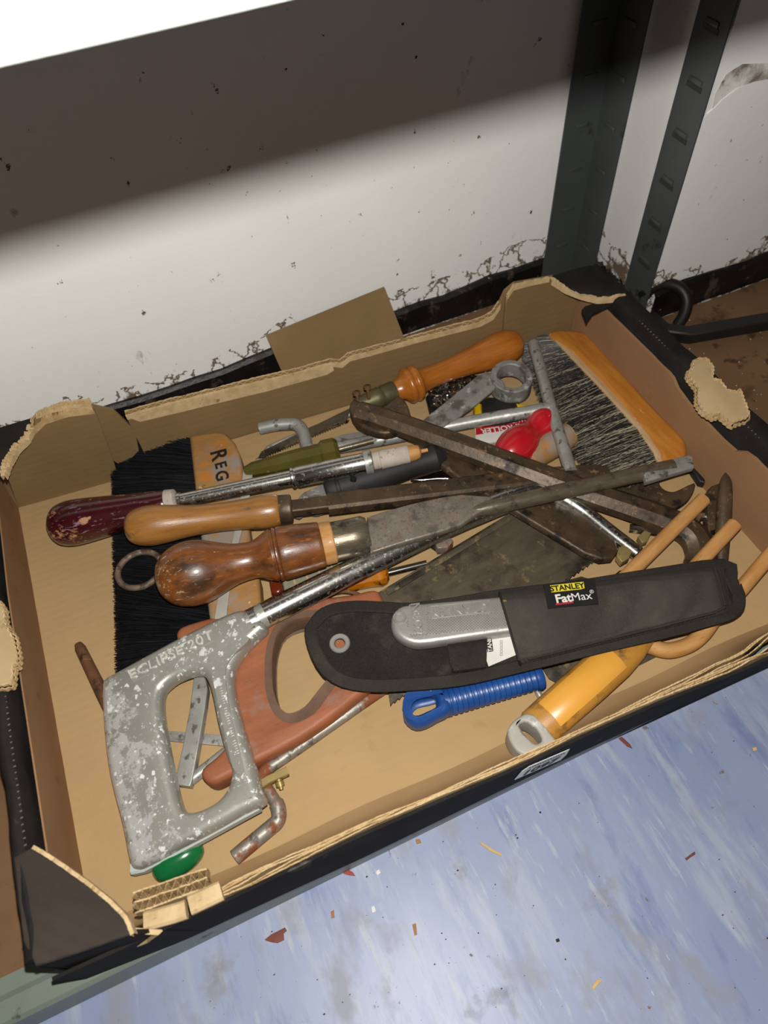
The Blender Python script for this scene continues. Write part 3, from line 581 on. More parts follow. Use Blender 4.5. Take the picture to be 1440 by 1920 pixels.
# open flutes at the front left corner
def fluteblock(a, b, wdt, ht, rows, seed):
    """stack of corrugated liners seen end on: flat liners with waves between"""
    t = (b - a).normalized(); nn = V((-t.y, t.x, 0)).normalized()
    for k in range(rows):
        o = nn * (wdt * k / (rows - 1))
        ribbon('torn_liner', [a + o, b + o], .0010, ht, TORN, tray, 40, .0006, .0016, seed=seed + k)
        if k < rows - 1: ribbon('corrugated_core', [a + o + nn * wdt / (rows - 1) / 2, b + o + nn * wdt / (rows - 1) / 2], .0006, ht, FLUTE, tray, 160, wdt / (rows - 1) * .36, .0012, .0043 + .0006 * k, seed + 10 + k, True)
fluteblock(P(252, 1712, .064), P(392, 1664, .064), .011, .010, 3, 100)
sweep('torn_roll', [P(272, 1728, .062), P(330, 1712, .063), P(350, 1705, .063)], rect(.0052, .003, .5), TORN, tray)
sweep('torn_roll', [P(356, 1698, .065), P(416, 1670, .064)], rect(.0055, .003, .5), TORN, tray)
sweep('torn_tag', [P(250, 1745, .070), P(300, 1748, .068), P(278, 1762, .050), P(215, 1786, .020), P(160, 1818, .006)], rect(.0016, .0006), TORN, tray)
# auction sticker on the front
FNV = V((1, -.012, 0)).cross(V((0, yo_t(.13) - yo_b(.13), ZF))).normalized()
def fpt(px, py):
    pl = (V((.13, yo_b(.13), 0)), FNV); return onplane(px, py, pl)
st = thing('lot_sticker', fpt(1010, 1440), 'pale grey sticker printed 1097 on the black front of the tray', 'sticker')
fn = FNV.copy()
if fn.y > 0: fn = -fn
def fsk(u, v, o=0):
    a = fpt(964, 1460); b = fpt(1050, 1423); h = (b - a)
    upv = V((0, yo_t(.13) - yo_b(.13), ZF)).normalized(); return a + h * u + upv * v * h.length + fn * o
spts = [fsk(0, 0, .0006), fsk(1.0, 0, .0006), fsk(1.07, .30, .0006), fsk(1.05, .66, .0006), fsk(.2, .66, .0006), fsk(.08, .5, .0006)]
prism('sticker_sheet', spts, fn * .0003, LABELG, st)
text('lot_number', '1097', fsk(.1, .22, .0011), fsk(.9, .22, .0011), .0150, INK, st, up=fn, h=.0001, bold=.0004)
for k in range(14): 
    u = .22 + k * .055; prism('printed_mark', [fsk(u, .50, .0010), fsk(u + .035, .50, .0010), fsk(u + .035, .56, .0010), fsk(u, .56, .0010)], fn * .0001, INK, st)
# loose cardboard behind the tray
shb = [P(522, 690, .004), P(744, 628, .004)]
sht = [PY(500, 632, .573), PY(722, 541, .573)]
sheet = prism('cardboard_offcut', [V((shb[0].x, .536, 0)), V((shb[1].x, .533, 0)), sht[1], sht[0]], V((0, .003, .0004)), CARDV)
tag(sheet, 'loose rectangular cardboard offcut leaning on the white wall behind the tray', 'cardboard')
# black bracket and bar at the right
br = thing('metal_stand', P(1250, 640, 0), 'black metal stand with curved hook foot and bar right of the tray', 'stand')
tube('hook', [(1206, 556, .034), (1222, 538, .038), (1252, 530, .040), (1278, 540, .036), (1290, 562, .028), (1284, 590, .014), (1270, 610, .002)], 11, BLACKP, br, .5)
sweep('bar', [P(1215, 596, .012), P(1245, 622, .012), P(1290, 628, .012), P(1500, 592, .012)], rect(.0075, .007), BLACKP, br)
# ------------------------------------------------------------------ brushes
def bristles(name, root, tip, z0, z1, tz0, tz1, n, mats, parent, width=.0005, curl=.004, seed=0, ragged=.006, steps=4, pick=None, fly=0):
    """loose strands from a root line to a tip line (pixel polylines on a height), thin 3-sided ribbons"""
    rnd = random.Random(seed); vs, fs, mi = [], [], []
    def at(line, u):
        s = u * (len(line) - 1); i = min(int(s), len(line) - 2); return lerp(V(line[i]), V(line[i + 1]), s - i)
    for k in range(n):
        u = rnd.random(); r2 = at(root, u); du = u + rnd.uniform(-.02, .02) * (1 + fly); t2 = at(tip, max(0, min(1, du)))
        w_ = rnd.random(); a = P(r2.x, r2.y, lerp(z0, z1, w_)); b = P(t2.x, t2.y, lerp(tz0, tz1, w_))
        d = (b - a).normalized(); b += d * rnd.uniform(-ragged, ragged * .45)
        side = d.cross(V((0, 0, 1))).normalized(); c1 = rnd.uniform(-curl, curl); c2 = rnd.uniform(-curl, curl); cz = rnd.uniform(-.0015, .0025)
        m = pick(rnd, u) if pick else rnd.randrange(len(mats)); base = len(vs); ww = width * rnd.uniform(.6, 1.3)
        for i in range(steps + 1):
            t = i / steps; p = lerp(a, b, t) + side * (c1 * math.sin(t * 2.2) * t + c2 * t * t * .6) + V((0, 0, cz * math.sin(t * 3.1))); w1 = ww * (1 - .6 * t)
            p.z = max(p.z, .0052)
            vs += [p - side * w1, p + side * w1, p + V((0, 0, w1 * 1.3))]
        for i in range(steps):
            q = base + 3 * i
            fs += [(q, q + 2, q + 5, q + 3), (q + 2, q + 1, q + 4, q + 5)]; mi += [m, m]
    me = bpy.data.meshes.new(name); me.from_pydata([tuple(v) for v in vs], [], fs); me.update()
    o = put(name, me, mats, parent, smooth=None)
    me.polygons.foreach_set('material_index', mi); return tag(o, kind='stuff')
b1 = thing('wallpaper_brush', P(400, 1000, .004), 'wide black-bristled paste brush with REG inked on its worn wooden head', 'brush')
head1 = [(354, 816), (378, 811), (405, 808), (424, 811), (440, 828), (450, 850), (455, 878), (456, 905), (462, 960), (472, 1030), (486, 1085), (490, 1140), (496, 1195), (400, 1215), (389, 1140), (376, 1010), (364, 905)]
plate('head', head1, .027, .021, W_REG, b1, bevel=.004, along=((354, 816), (389, 1140)))
bk = [(358, 822), (368, 905), (380, 1010), (393, 1140), (402, 1230)]
tk = [(205, 800), (214, 905), (216, 1010), (219, 1100), (222, 1260)]
plate('bristle_bed', [(366, 826), (376, 905), (388, 1010), (400, 1140), (404, 1225), (226, 1258), (224, 1110), (222, 1010), (222, 900), (224, 822)], .013, .008, DUSTY, b1, bevel=.002)
bristles('bristles', bk, tk, .008, .024, .0055, .017, 9000, [BRB, BRB2, DUSTY], b1, .00042, .003, 1, .007)
bristles('stray_bristles', [(352, 824), (356, 840)], [(196, 788), (190, 806)], .010, .024, .028, .034, 70, [BRB, BRB2], b1, .0003, .010, 2, .02, 6)
for i, (s, xx, yy, sz) in enumerate((('R', 409, 853, .0215), ('E', 413, 872, .0150), ('G', 415, 892, .0165))):
    a, b = P(xx - 3, yy - 12, .0272), P(xx + 3, yy + 12, .0272)
    text('inked_letter', s, a, b, sz, INK, b1, h=.0002, bold=.0004)
b2 = thing('wallpaper_brush', P(1160, 750, .004), 'wallpaper hanging brush with orange varnished stock against the right end of the tray', 'brush')
plate('stock', [(1030, 626), (1034, 617), (1050, 615), (1085, 617), (1102, 623), (1118, 638), (1140, 664), (1190, 720), (1240, 775), (1275, 808), (1288, 824), (1291, 845), (1286, 862), (1262, 872), (1242, 868), (1236, 845), (1205, 800), (1130, 715), (1070, 655)], .031, .022, W_BRUSH, b2, bevel=.006, along=((1050, 618), (1285, 850)))
plate('stock_edge', [(1030, 626), (1036, 619), (1072, 652), (1132, 712), (1207, 798), (1240, 844), (1244, 866), (1232, 866), (1226, 848), (1195, 802), (1122, 722), (1062, 660)], .0285, .016, W_PALE, b2, bevel=.002, along=((1050, 618), (1285, 850)))
rk = [(1040, 632), (1075, 664), (1130, 720), (1200, 800), (1236, 850), (1240, 872)]
tp2 = [(980, 636), (994, 690), (1030, 770), (1080, 850), (1120, 888), (1150, 915)]
plate('bristle_bed', [(1046, 640), (1080, 672), (1136, 728), (1205, 808), (1236, 860), (1160, 900), (1128, 880), (1088, 842), (1044, 770), (1008, 690), (992, 645)], .013, .008, DUSTY, b2, bevel=.002)
bristles('bristles', rk, tp2, .009, .027, .0055, .019, 17000, [BRB, BRB2, BRG, BRL], b2, .00024, .008, 4, .014, 6,
         pick=lambda r, u: (3 if r.random() < .08 + .16 * u else (2 if r.random() < .30 else r.randrange(2))))
bristles('bristles', rk, [lerp(V(a), V(b), .16)[:] for a, b in zip(rk, tp2)], .020, .027, .018, .025, 1500, [BRL, BRG], b2, .00024, .002, 5, .005, 3)
t = plate('plastic_strip', [(1290, 822), (1300, 818), (1316, 845), (1326, 888), (1322, 905), (1312, 902), (1296, 878), (1288, 858)], .014, .009, BLACKP, bevel=.002)
tag(t, 'black plastic strip wedged between orange brush stock and right tray wall', 'strip')

# ------------------------------------------------------------------ hacksaw
hs = thing('hacksaw', P(330, 1400, .01), 'old hacksaw with scuffed silver cast handle and pitted chrome tube frame', 'hacksaw')
hz = [(190, 1290, .030), (470, 1160, .046), (255, 1615, .030)]
ho = [(187, 1284), (195, 1268), (218, 1255), (272, 1225), (331, 1193), (389, 1164), (436, 1143), (462, 1142), (486, 1160), (495, 1174), (469, 1199), (446, 1226), (433, 1256), (435, 1298), (450, 1358), (469, 1420), (484, 1475), (491, 1502), (451, 1524), (389, 1559), (331, 1589), (272, 1621), (248, 1628), (237, 1612), (224, 1545), (209, 1488), (197, 1430), (189, 1352)]
hh = [(299, 1296), (310, 1281), (330, 1268), (362, 1258), (381, 1266), (393, 1296), (404, 1350), (420, 1412), (431, 1444), (424, 1475), (404, 1500), (373, 1517), (347, 1521), (333, 1507), (319, 1450), (307, 1390), (298, 1332)]
plate('handle', ho, hz, .018, ALUH, hs, holes=[hh], bevel=.0065, sm=3, res=4, along=((190, 1350), (250, 1620)), ang=50)
hp = plane3(hz); up = hp[1]
def hpt(x, y, o=0): return onplane(x, y, (hp[0] + up * o, up))
text('embossed_name', 'ECLIPSE 20T', hpt(246, 1266, .0001), hpt(396, 1191, .0001), .0108, ALUT, hs, up=up, h=.0009, sx=1.22)
def strip(name, pts, r, mat, parent, closed=False): return sweep(name, pts, rect(r, r * .6), mat, parent, closed=closed)
fr_ = [hpt(x, y, .0001) for x, y in [(240, 1258), (392, 1180), (402, 1200), (250, 1278)]]
strip('embossed_frame', [lerp(fr_[i], fr_[(i + 1) % 4], k / 6) for i in range(4) for k in range(6)], .0005, ALU, hs, True)
rib = [hpt(x, y, -.0006) for x, y in crom([(398, 1258), (412, 1225), (452, 1196), (468, 1200), (436, 1232), (424, 1262), (430, 1320), (448, 1400), (458, 1450), (438, 1440), (424, 1380), (408, 1310)], 5, True)]
vs = rib; me = mesh('raised_web', [p + up * .0012 for p in vs] + [p - up * .004 for p in vs], [tuple(range(len(vs)))] + [(i, (i + 1) % len(vs), len(vs) + (i + 1) % len(vs), len(vs) + i) for i in range(len(vs))])
put('raised_web', me, ALU, hs, smooth=30)
marks = [hpt(lerp(414, 446, k / 26) - 2 * math.sin(k / 26 * 3), lerp(1290, 1412, k / 26), .0012) for k in range(27)]
vv, ff = [], []
rnd = random.Random(3)
for k, m_ in enumerate(marks):
    if k in (7, 15, 20): continue
    t_ = (marks[min(26, k + 1)] - marks[max(0, k - 1)]).normalized(); s_ = t_.cross(up); wdt = .0011 + rnd.uniform(-.0003, .0003)
    b = len(vv); vv += [m_ - s_ * wdt, m_ + s_ * wdt, m_ + s_ * wdt + t_ * .0007, m_ - s_ * wdt + t_ * .0007, m_ + up * .0004, m_ + up * .0004 + t_ * .0007]; ff += [(b, b + 1, b + 4), (b + 2, b + 3, b + 5), (b, b + 4, b + 5, b + 3), (b + 1, b + 2, b + 5, b + 4)]
put('embossed_marks', mesh('embossed_marks', vv, ff), ALUT, hs, smooth=None)
sweep('bottom_lip', [hpt(x, y, -.013) for x, y in [(250, 1630), (272, 1625), (331, 1594), (389, 1563), (451, 1529), (486, 1510)]], rect(.0038, .0048, .4), BEAMM, hs)
p0 = [P(470, 1166, .038), P(560, 1121, .0375), P(830, 988, .034), P(960, 935, .032), P(1030, 918, .029), P(1085, 950, .026), P(1140, 995, .023), P(1196, 1038, .021)]
sweep('frame_tube', fillet(p0, 6, .45), circ(.0105, 20, .95), CHROME, hs, sca=lambda t: 1.0 if t < .55 else max(.62, 1 - (t - .55) * 1.6))
lathe('tube_socket', (462, 1170, .038), (500, 1151, .038), [(462, 20), (490, 25), (497, 25), (498, 22)], ALU, hs, smooth=1)
sweep('tensioner', [P(478, 1478, .022), P(505, 1462, .021), P(540, 1446, .020)], rect(.0028, .0024), BRASS, hs)
lathe('wing_stud', (520, 1452, .021), (528, 1480, .017), [(1452, 5), (1464, 5), (1465, 8), (1474, 8), (1475, 4), (1480, 4)], BRASS, hs, key=1, smooth=1)
0 and sweep('blade', [P(520, 1462, .016), P(800, 1290, .0155), P(1150, 1048, .017)], rect(.0004, .006), DARKST, hs)
box_ = plate('blade_stud', [(1160, 1026), (1176, 1018), (1186, 1030), (1180, 1046), (1166, 1054), (1156, 1042)], .026, .008, BRASS, hs, bevel=.0012)
plate('blade_stud', [(1196, 1006), (1208, 994), (1222, 998), (1214, 1014), (1204, 1018)], .020, .007, BRASS, hs, bevel=.001)

# ------------------------------------------------------------------ handsaw
sw = thing('handsaw', P(600, 1250, .006), 'wooden-handled handsaw with worn pink-brown grip and tarnished toothed blade', 'saw')
so = [(331, 1196), (332, 1180), (352, 1168), (420, 1149), (480, 1133), (545, 1120), (600, 1119), (660, 1112), (702, 1104), (718, 1122), (734, 1180), (742, 1235), (722, 1264), (676, 1302), (620, 1346), (564, 1384), (520, 1408), (474, 1431), (424, 1458), (398, 1469), (380, 1460), (378, 1440), (408, 1414), (432, 1380), (428, 1320), (412, 1250), (392, 1206), (352, 1206)]
sh = [(510, 1272), (512, 1216), (530, 1174), (575, 1156), (640, 1160), (668, 1205), (640, 1250), (608, 1292), (580, 1328), (548, 1342), (526, 1330), (514, 1302)]
plate('handle', so, .0275, .022, W_SAW, sw, holes=[sh], bevel=.0045, sm=3, res=3, along=((440, 1450), (700, 1330)))
hc = (588, 1248); big = [(hc[0] + (x - hc[0]) * 1.17, hc[1] + (y - hc[1]) * 1.10) for x, y in sh]
plate('grip_edge_ring', big, .0283, .0236, W_SAWD, sw, holes=[sh], bevel=.0055, sm=3, res=3, along=((440, 1450), (700, 1330)), ang=60)  # darker brown ring round the grip hole
teeth = []
n = 46
for i in range(n + 1):
    x, y = lerp(V((732, 1323)), V((1119, 1050)), i / n); teeth.append((x, y)); 
    if i < n: teeth.append((x + 7 * .82, y - 7 * 1.15))
bl = [(700, 1116), (760, 1080), (880, 1008), (985, 944), (1020, 962)] + teeth[::-1]
plate('blade', bl, .0175, .0014, SAWST, sw, bevel=.0002, along=((732, 1323), (1119, 1050)))
plate('blade_spine', [(722, 1106), (760, 1084), (880, 1012), (985, 949), (988, 957), (886, 1020), (764, 1094), (727, 1116)], .0188, .0016, SAWST, sw, bevel=.0003)

# ------------------------------------------------------------------ long tools on top
ts = thing('turnscrew', P(500, 1040, .01), 'big turnscrew with bulbous dark wooden handle and long steel blade on top', 'screwdriver')
A, B = (293, 1090, .055), (1300, 866, .042)
lathe('handle', A, B, [(293, 3), (294, 14), (299, 30), (312, 46), (332, 57), (358, 62), (386, 59), (412, 49), (440, 39), (468, 35), (484, 37), (500, 45), (512, 50), (514, 48), (517, 48), (519, 51), (524, 50), (526, 48), (529, 51), (560, 49), (590, 45), (603, 43), (604, 36)], W_BULB, ts, seg=40, smooth=3)
lathe('wooden_shoulder', A, B, [(602, 39), (606, 41), (624, 40), (626, 38)], W_PALE if False else W_DOWEL, ts, smooth=1)
lathe('ferrule', A, B, [(620, 36), (622, 38), (660, 37), (682, 37), (690, 32), (692, 12)], SHAFTST, ts, smooth=1)
a3, b3 = P(*A), P(*B)
def tpt(px, extra=0.):
    da, db = depth(a3), depth(b3); s = (px - A[0]) / (B[0] - A[0]); return lerp(a3, b3, s * da / ((1 - s) * db + s * da)) + V((0, 0, extra))
zt = lambda px: tpt(px).z
plz = [(690, 1002, zt(690) + .004), (880, 960, zt(880) + .004), (690, 1040, zt(690) + .003)]
plate('bolster', [(688, 969), (716, 959), (770, 944), (830, 931), (866, 926), (920, 930), (930, 947), (895, 962), (864, 984), (820, 999), (770, 1013), (694, 1037)], plz, .0075, BLADEST, ts, bevel=.0018, along=((690, 1000), (880, 960)))
sweep('shaft', [tpt(x, -.0005) for x in (862, 880, 900, 925, 960, 1100, 1200, 1262)], circ(.0071, 18), SHAFTST, ts, sca=lambda t: (.45, .6, .8, .95, 1, 1, 1, .95)[min(7, int(round(t * 7)))])
tl = [(1205, 871, zt(1205) + .006), (1300, 858, zt(1300) + .003), (1300, 880, zt(1300) + .003)]
plate('tip', [(1206, 876), (1250, 862), (1292, 852), (1300, 856), (1302, 876), (1270, 885), (1212, 903)], tl, .007, GALV, ts, bevel=.0015)

fl_ = thing('long_file', P(400, 985, .01), 'long tapering steel tool with smooth honey-brown wooden handle beside the maroon handle', 'file')
A2, B2 = (235, 991, .052), (1140, 882, .030)
lathe('handle', A2, B2, [(235, 3), (236, 14), (242, 26), (256, 34), (278, 38), (305, 37), (340, 32), (380, 28), (420, 27), (460, 29), (490, 32), (512, 31), (524, 28), (526, 22)], W_FILE, fl_, seg=36, smooth=3)
lathe('ferrule', A2, B2, [(520, 26), (523, 28), (545, 27), (548, 24), (549, 6)], DARKST, fl_, smooth=1)
a4, b4 = P(*A2), P(*B2)
def fpt2(px):
    da, db = depth(a4), depth(b4); s = (px - A2[0]) / (B2[0] - A2[0]); return lerp(a4, b4, s * da / ((1 - s) * db + s * da))
sweep('tang', [fpt2(x) for x in (545, 600, 625)], rect(.0062, .005), DARKST, fl_)
sweep('blade', [fpt2(x) for x in (615, 700, 850, 1000, 1080, 1120, 1141)], rect(.0088, .0065, .35), DARKST, fl_, sca=lambda t: 1 if t < .5 else (1 - (t - .5) * .9 if t < .95 else .35))

yk = thing('spiral_screwdriver', P(450, 920, .01), 'spiral ratchet screwdriver with chipped maroon handle and pitted chrome barrel', 'screwdriver')
A, B = (94, 989, .036), (800, 844, .056)
lathe('handle', A, B, [(94, 2), (95, 14), (100, 27), (112, 38), (134, 43), (160, 42), (200, 38), (250, 32), (290, 28), (312, 26), (315, 22)], MAROON, yk, seg=36, smooth=3)
lathe('bare_collar', A, B, [(311, 24), (314, 26), (330, 24), (333, 18)], SLEEVE, yk, smooth=1)
lathe('inner_barrel', A, B, [(330, 15), (335, 16), (340, 16), (342, 14), (550, 15)], CHROME, yk, smooth=1)
lathe('outer_barrel', A, B, [(546, 16), (548, 20), (552, 20), (553, 18.5), (556, 18.5), (558, 20), (685, 19.5), (686, 15)], CHROME, yk, smooth=1)
kr = lathe('knurled_ring', A, B, [(683, 18), (684, 23), (697, 23), (699, 18)], GALV, yk, smooth=1)
lathe('worn_sleeve', A, B, [(698, 15), (700, 17), (712, 17), (713, 18.5), (766, 17), (768, 14)], SLEEVE, yk, smooth=1)
lathe('chuck', A, B, [(764, 16), (778, 15), (786, 12), (789, 6), (790, 4), (802, 3.5)], W_DOWEL, yk, smooth=1)

# ------------------------------------------------------------------ dark crossing bars
cb = thing('wrecking_bar', P(1000, 900, .02), 'long rusty brown bar with curled jaw lying diagonally across the pile', 'crowbar')
oct_ = lambda r: [(r * math.cos(math.pi / 8 + k * math.pi / 4), r * math.sin(math.pi / 8 + k * math.pi / 4) * .85) for k in range(8)]
pts = [P(672, 772, .048), P(740, 793, .047), P(900, 850, .043), P(1080, 917, .034), P(1200, 958, .026), P(1268, 984, .020), P(1302, 1008, .016), P(1316, 1040, .012), P(1312, 1062, .009)]
sweep('bar', crom([tuple(p) for p in pts], 3) and [V(p) for p in crom([tuple(p) for p in pts], 3)], oct_(.0118), DARKST, cb, sca=lambda t: .95 + .25 * t, smooth=25)
plate('jaw', [(655, 768), (658, 752), (668, 748), (684, 758), (712, 768), (742, 742), (760, 750), (770, 775), (772, 800), (748, 806), (722, 812), (694, 806), (668, 792)], .046, .010, DARKST, cb, bevel=.0028, sm=2)
fb = tag(plate('flat_bar', [(775, 806), (800, 812), (880, 852), (960, 892), (1060, 938), (1128, 984), (1156, 1012), (1160, 1032), (1150, 1046), (1128, 1048), (1096, 1036), (1020, 990), (950, 948), (870, 902), (800, 850), (778, 828)], [(780, 815, .040), (1150, 1030, .0265), (960, 940, .0345)], .008, DARKST, bevel=.0025, along=((780, 815), (1150, 1030))), 'flat rusty steel bar with rounded end lying under the diagonal brown bar', 'steel bar')

# ------------------------------------------------------------------ pad saw at the back
pd = thing('pad_saw', P(820, 700, .01), 'pad saw with glossy orange wooden handle near the back wall', 'saw')
A, B = (977, 640, .034), (652, 768, .030)
lathe('handle', A, B, [(977, 3), (975, 15), (968, 25), (952, 32), (932, 33), (905, 29), (875, 24), (840, 21), (812, 21), (795, 23), (786, 28), (783, 33), (776, 35), (772, 31), (769, 34), (763, 34), (758, 28), (752, 22), (744, 19), (738, 18)], W_ORANGE, pd, seg=36, smooth=3)
lathe('ferrule', A, B, [(742, 18), (738, 20), (718, 20), (716, 18), (712, 20), (704, 19), (690, 17), (668, 14), (664, 8)], FERR, pd, smooth=1)
for x, y in ((668, 738), (688, 727)):
    lathe('clamp_screw', (x + 4, y + 22, .040), (x, y - 6, .052), [(y + 22, 3), (y + 4, 3), (y + 3, 7), (y - 5, 7), (y - 6, 4)], RUST, pd, key=1, smooth=1)
tooth = []
for i in range(34):
    x, y = lerp(V((655, 786)), V((500, 852)), i / 33); tooth.append((x, y)); tooth.append((x - 3, y + 5))
plate('blade', [(662, 762), (655, 772)] + [(650, 788)] + tooth + [(484, 858), (490, 846), (560, 812)], .019, .0016, SAWST, pd, bevel=.0003, along=((500, 850), (655, 786)))
hk = tag(tube('bent_wire', [(482, 864, .008), (494, 858, .010), (500, 842, .014), (524, 830, .014), (600, 798, .014), (660, 776, .016)], 5, GALV, None, .4), 'thin bent steel wire beside the pad saw blade', 'wire')

# ------------------------------------------------------------------ rods
tr = thing('tee_handled_rod', P(800, 810, .01), 'galvanised T-bar rod with cranked end under the brown bars', 'rod')
tube('rod', [(487, 803, .020), (518, 796, .022), (560, 794, .022), (572, 818, .018), (576, 846, .016), (620, 842, .016), (740, 820, .020), (880, 791, .028), (1030, 766, .036)], 12, GALV, tr, .5, sca=lambda t: 1)
tube('cross_bar', [(1000, 644, .036), (1033, 765, .036), (1070, 884, .036)], 10.8, GALV, tr, 0)
br2 = thing('cranked_rod', P(480, 1560, .008), 'rust-blotched cranked zinc rod running under the hacksaw and saw handle', 'rod')
tube('rod', [(440, 1608, .011), (490, 1566, .011), (524, 1538, .011), (522, 1512, .012), (504, 1484, .013), (486, 1452, .013), (562, 1401, .011), (700, 1304, .011), (860, 1200, .011)], 15, RUSTGALV, br2, .45, sca=lambda t: 1.0 if t < .42 else .8)
# ------------------------------------------------------------------ pouch and knife
po = thing('tool_pouch', P(950, 1180, .03), 'black canvas knife pouch with yellow and black brand patch lying across the tray', 'pouch')
pz = [(600, 1200, .0385), (1370, 1100, .040), (950, 1270, .0385)]
back = [(573, 1196), (577, 1168), (592, 1146), (616, 1133), (660, 1128), (720, 1130), (770, 1132), (850, 1122), (945, 1106), (1080, 1090), (1220, 1068), (1364, 1049), (1376, 1075), (1388, 1110), (1391, 1140), (1380, 1156), (1350, 1168), (1240, 1196), (1100, 1228), (960, 1262), (860, 1284), (760, 1293), (690, 1295), (640, 1288), (604, 1266), (582, 1230)]
plate('backing', back, pz, .004, FABB, po, bevel=.0015, sm=2, along=((573, 1190), (1390, 1120)))
pp = plane3(pz)
def ppt(x, y, o=0): return onplane(x, y, (pp[0] + pp[1] * o, pp[1]))
cx_, cy_ = 950, 1180
bind = [ppt(x + (10 if x < 700 else (-6 if x > 1300 else 0)) , y + (9 if y < 1175 - (x - 573) * .08 else -9), .0006) for x, y in crom(back, 3, True)]
sweep('binding', bind, rect(.0048, .0018, .6), FABE, po, closed=True)
c = ppt(637, 1206, .001); u1 = (ppt(660, 1204) - ppt(637, 1206)).normalized(); u2 = pp[1].cross(u1)
ring = [c + (u1 * math.cos(k / 24 * 2 * math.pi) + u2 * math.sin(k / 24 * 2 * math.pi)) * .0060 for k in range(24)]
sweep('eyelet', ring, rect(.0020, .0011, .7), CASTM, po, closed=True, up=pp[1])
plate('eyelet_hole', [(637 + 9 * math.cos(k), 1207 + 8 * math.sin(k)) for k in [i * math.pi / 8 for i in range(16)]], [(600, 1200, .0388), (1370, 1100, .0403), (950, 1270, .0388)], .0006, W_SAW, po, bevel=.0001)
def bulge(name, tl, tr_, br_, bl_, h, mat, parent, nu=40, nv=14, base=.001, fn=None, pw=4):
    vs, fs = [], []
    for i in range(nu + 1):
        for j in range(nv + 1):
            u, v = i / nu, j / nv; q = lerp(lerp(V(tl), V(tr_), u), lerp(V(bl_), V(br_), u), v)
            e = (1 - abs(2 * v - 1) ** pw); e2 = fn(u) if fn else 1
            vs.append(ppt(q.x, q.y, base + h * e * e2 + .0006 * math.sin(u * 23 + v * 5) * e))
    for i in range(nu):
        for j in range(nv): a = i * (nv + 1) + j; fs.append((a, a + 1, a + nv + 2, a + nv + 1))
    k = len(vs); 
    vs += [ppt(*q, .0002) for q in (tl, tr_, br_, bl_)]; fs.append((k, k + 1, k + 2, k + 3))
    for i in range(nv): fs.append((i, i + 1, k)) if False else None
    me = mesh(name, vs, fs); return put(name, me, mat, parent, smooth=60)
bulge('front_pocket', (936, 1111), (1356, 1058), (1372, 1150), (976, 1248), .0165, FABF, po, fn=lambda u: 1 - .45 * u ** 2 if u < .96 else .55 * (1 - u) / .04, pw=10)
sweep('pocket_hem', [ppt(lerp(936, 976, k / 12), lerp(1111, 1248, k / 12), .0015 + .0165 * (1 - abs(2 * k / 12 - 1) ** 10)) for k in range(13)], rect(.0008, .0009, .6), FABE, po)
for off, nm in ((-.0, 'stitched_fold'),):
    sweep(nm, [ppt(x, y, .013) for x, y in ((990, 1236), (1120, 1203), (1240, 1174), (1340, 1148), (1360, 1138))], rect(.001, .0008, .6), FABE, po)
sweep('stitched_fold', [ppt(x, y, .0105) for x, y in ((1340, 1064), (1350, 1095), (1360, 1136))], rect(.001, .0008, .6), FABE, po)
top_o = .0172
patch_px = [(1019, 1096), (1115, 1086), (1122, 1133), (1027, 1142)]
ptz = lambda px, py: ppt(px, py, top_o)
prism('brand_patch', [ptz(*q) for q in patch_px], pp[1] * .0009, BLACKP, po)
prism('yellow_flash', [ppt(x, y, top_o + .0009) for x, y in [(1031, 1098), (1094, 1091), (1096, 1103), (1090, 1105), (1034, 1111)]], pp[1] * .0003, YLAB, po)
text('patch_lettering', 'STANLEY', ppt(1034, 1104.5, top_o + .0013), ppt(1093, 1098, top_o + .0013), .0063, INK, po, up=pp[1], h=.0001, bold=.0002, sx=1.0)
text('patch_lettering', 'Fat', ppt(1040, 1124, top_o + .001), ppt(1072, 1120.5, top_o + .001), .0098, WHITE, po, up=pp[1], h=.0001, bold=.00028, sx=1.0)
text('patch_lettering', 'Max', ppt(1073, 1120.5, top_o + .001), ppt(1107, 1117, top_o + .001), .0092, WHITE, po, up=pp[1], h=.0001)
prism('red_line', [ppt(x, y, top_o + .0009) for x, y in [(1042, 1132), (1075, 1128), (1075, 1131), (1042, 1135)]], pp[1] * .0003, REDL, po)
text('patch_lettering', '®', ppt(1106, 1110, top_o + .001), ppt(1113, 1109.5, top_o + .001), .0042, WHITE, po, up=pp[1], h=.0001)
lb = prism('care_label', [ppt(x, y, .003) for x, y in [(894, 1186), (962, 1182), (973, 1226), (916, 1250)]], pp[1] * .0005, WHITE, po)
prism('label_banner', [ppt(x, y, .0036) for x, y in [(910, 1190), (921, 1189), (925, 1221), (914, 1223)]], pp[1] * .0002, INK, po)
text('label_lettering', 'STANLEY', ppt(920, 1222, .0039), ppt(916, 1190, .0039), .0044, WHITE, po, up=pp[1], h=.0001, bold=.0001)
for k in range(5):
    sweep('care_symbol', [ppt(940 + dx, 1203 + k * 6 + dy, .0037) for dx, dy in ((-2, -2), (2, -2), (2, 2), (-2, 2))], rect(.00015, .0001), INK, po, closed=True)
bulge('elastic_loop', (838, 1200), (914, 1190), (912, 1252), (846, 1262), .009, FABB, po, 14, 10)
prism('loop_tab', [ppt(x, y, .006) for x, y in [(842, 1236), (912, 1226), (910, 1254), (850, 1262)]], pp[1] * .004, FABE, po)
kn = thing('utility_knife', P(850, 1160, .045), 'silver cast metal utility knife with diamond-knurled handle tucked in the black pouch', 'knife')
kz = [(740, 1160, .0525), (1000, 1130, .0515), (850, 1210, .0515)]
kp = plane3(kz)
def kpt(x, y, o=0): return onplane(x, y, (kp[0] + kp[1] * o, kp[1]))
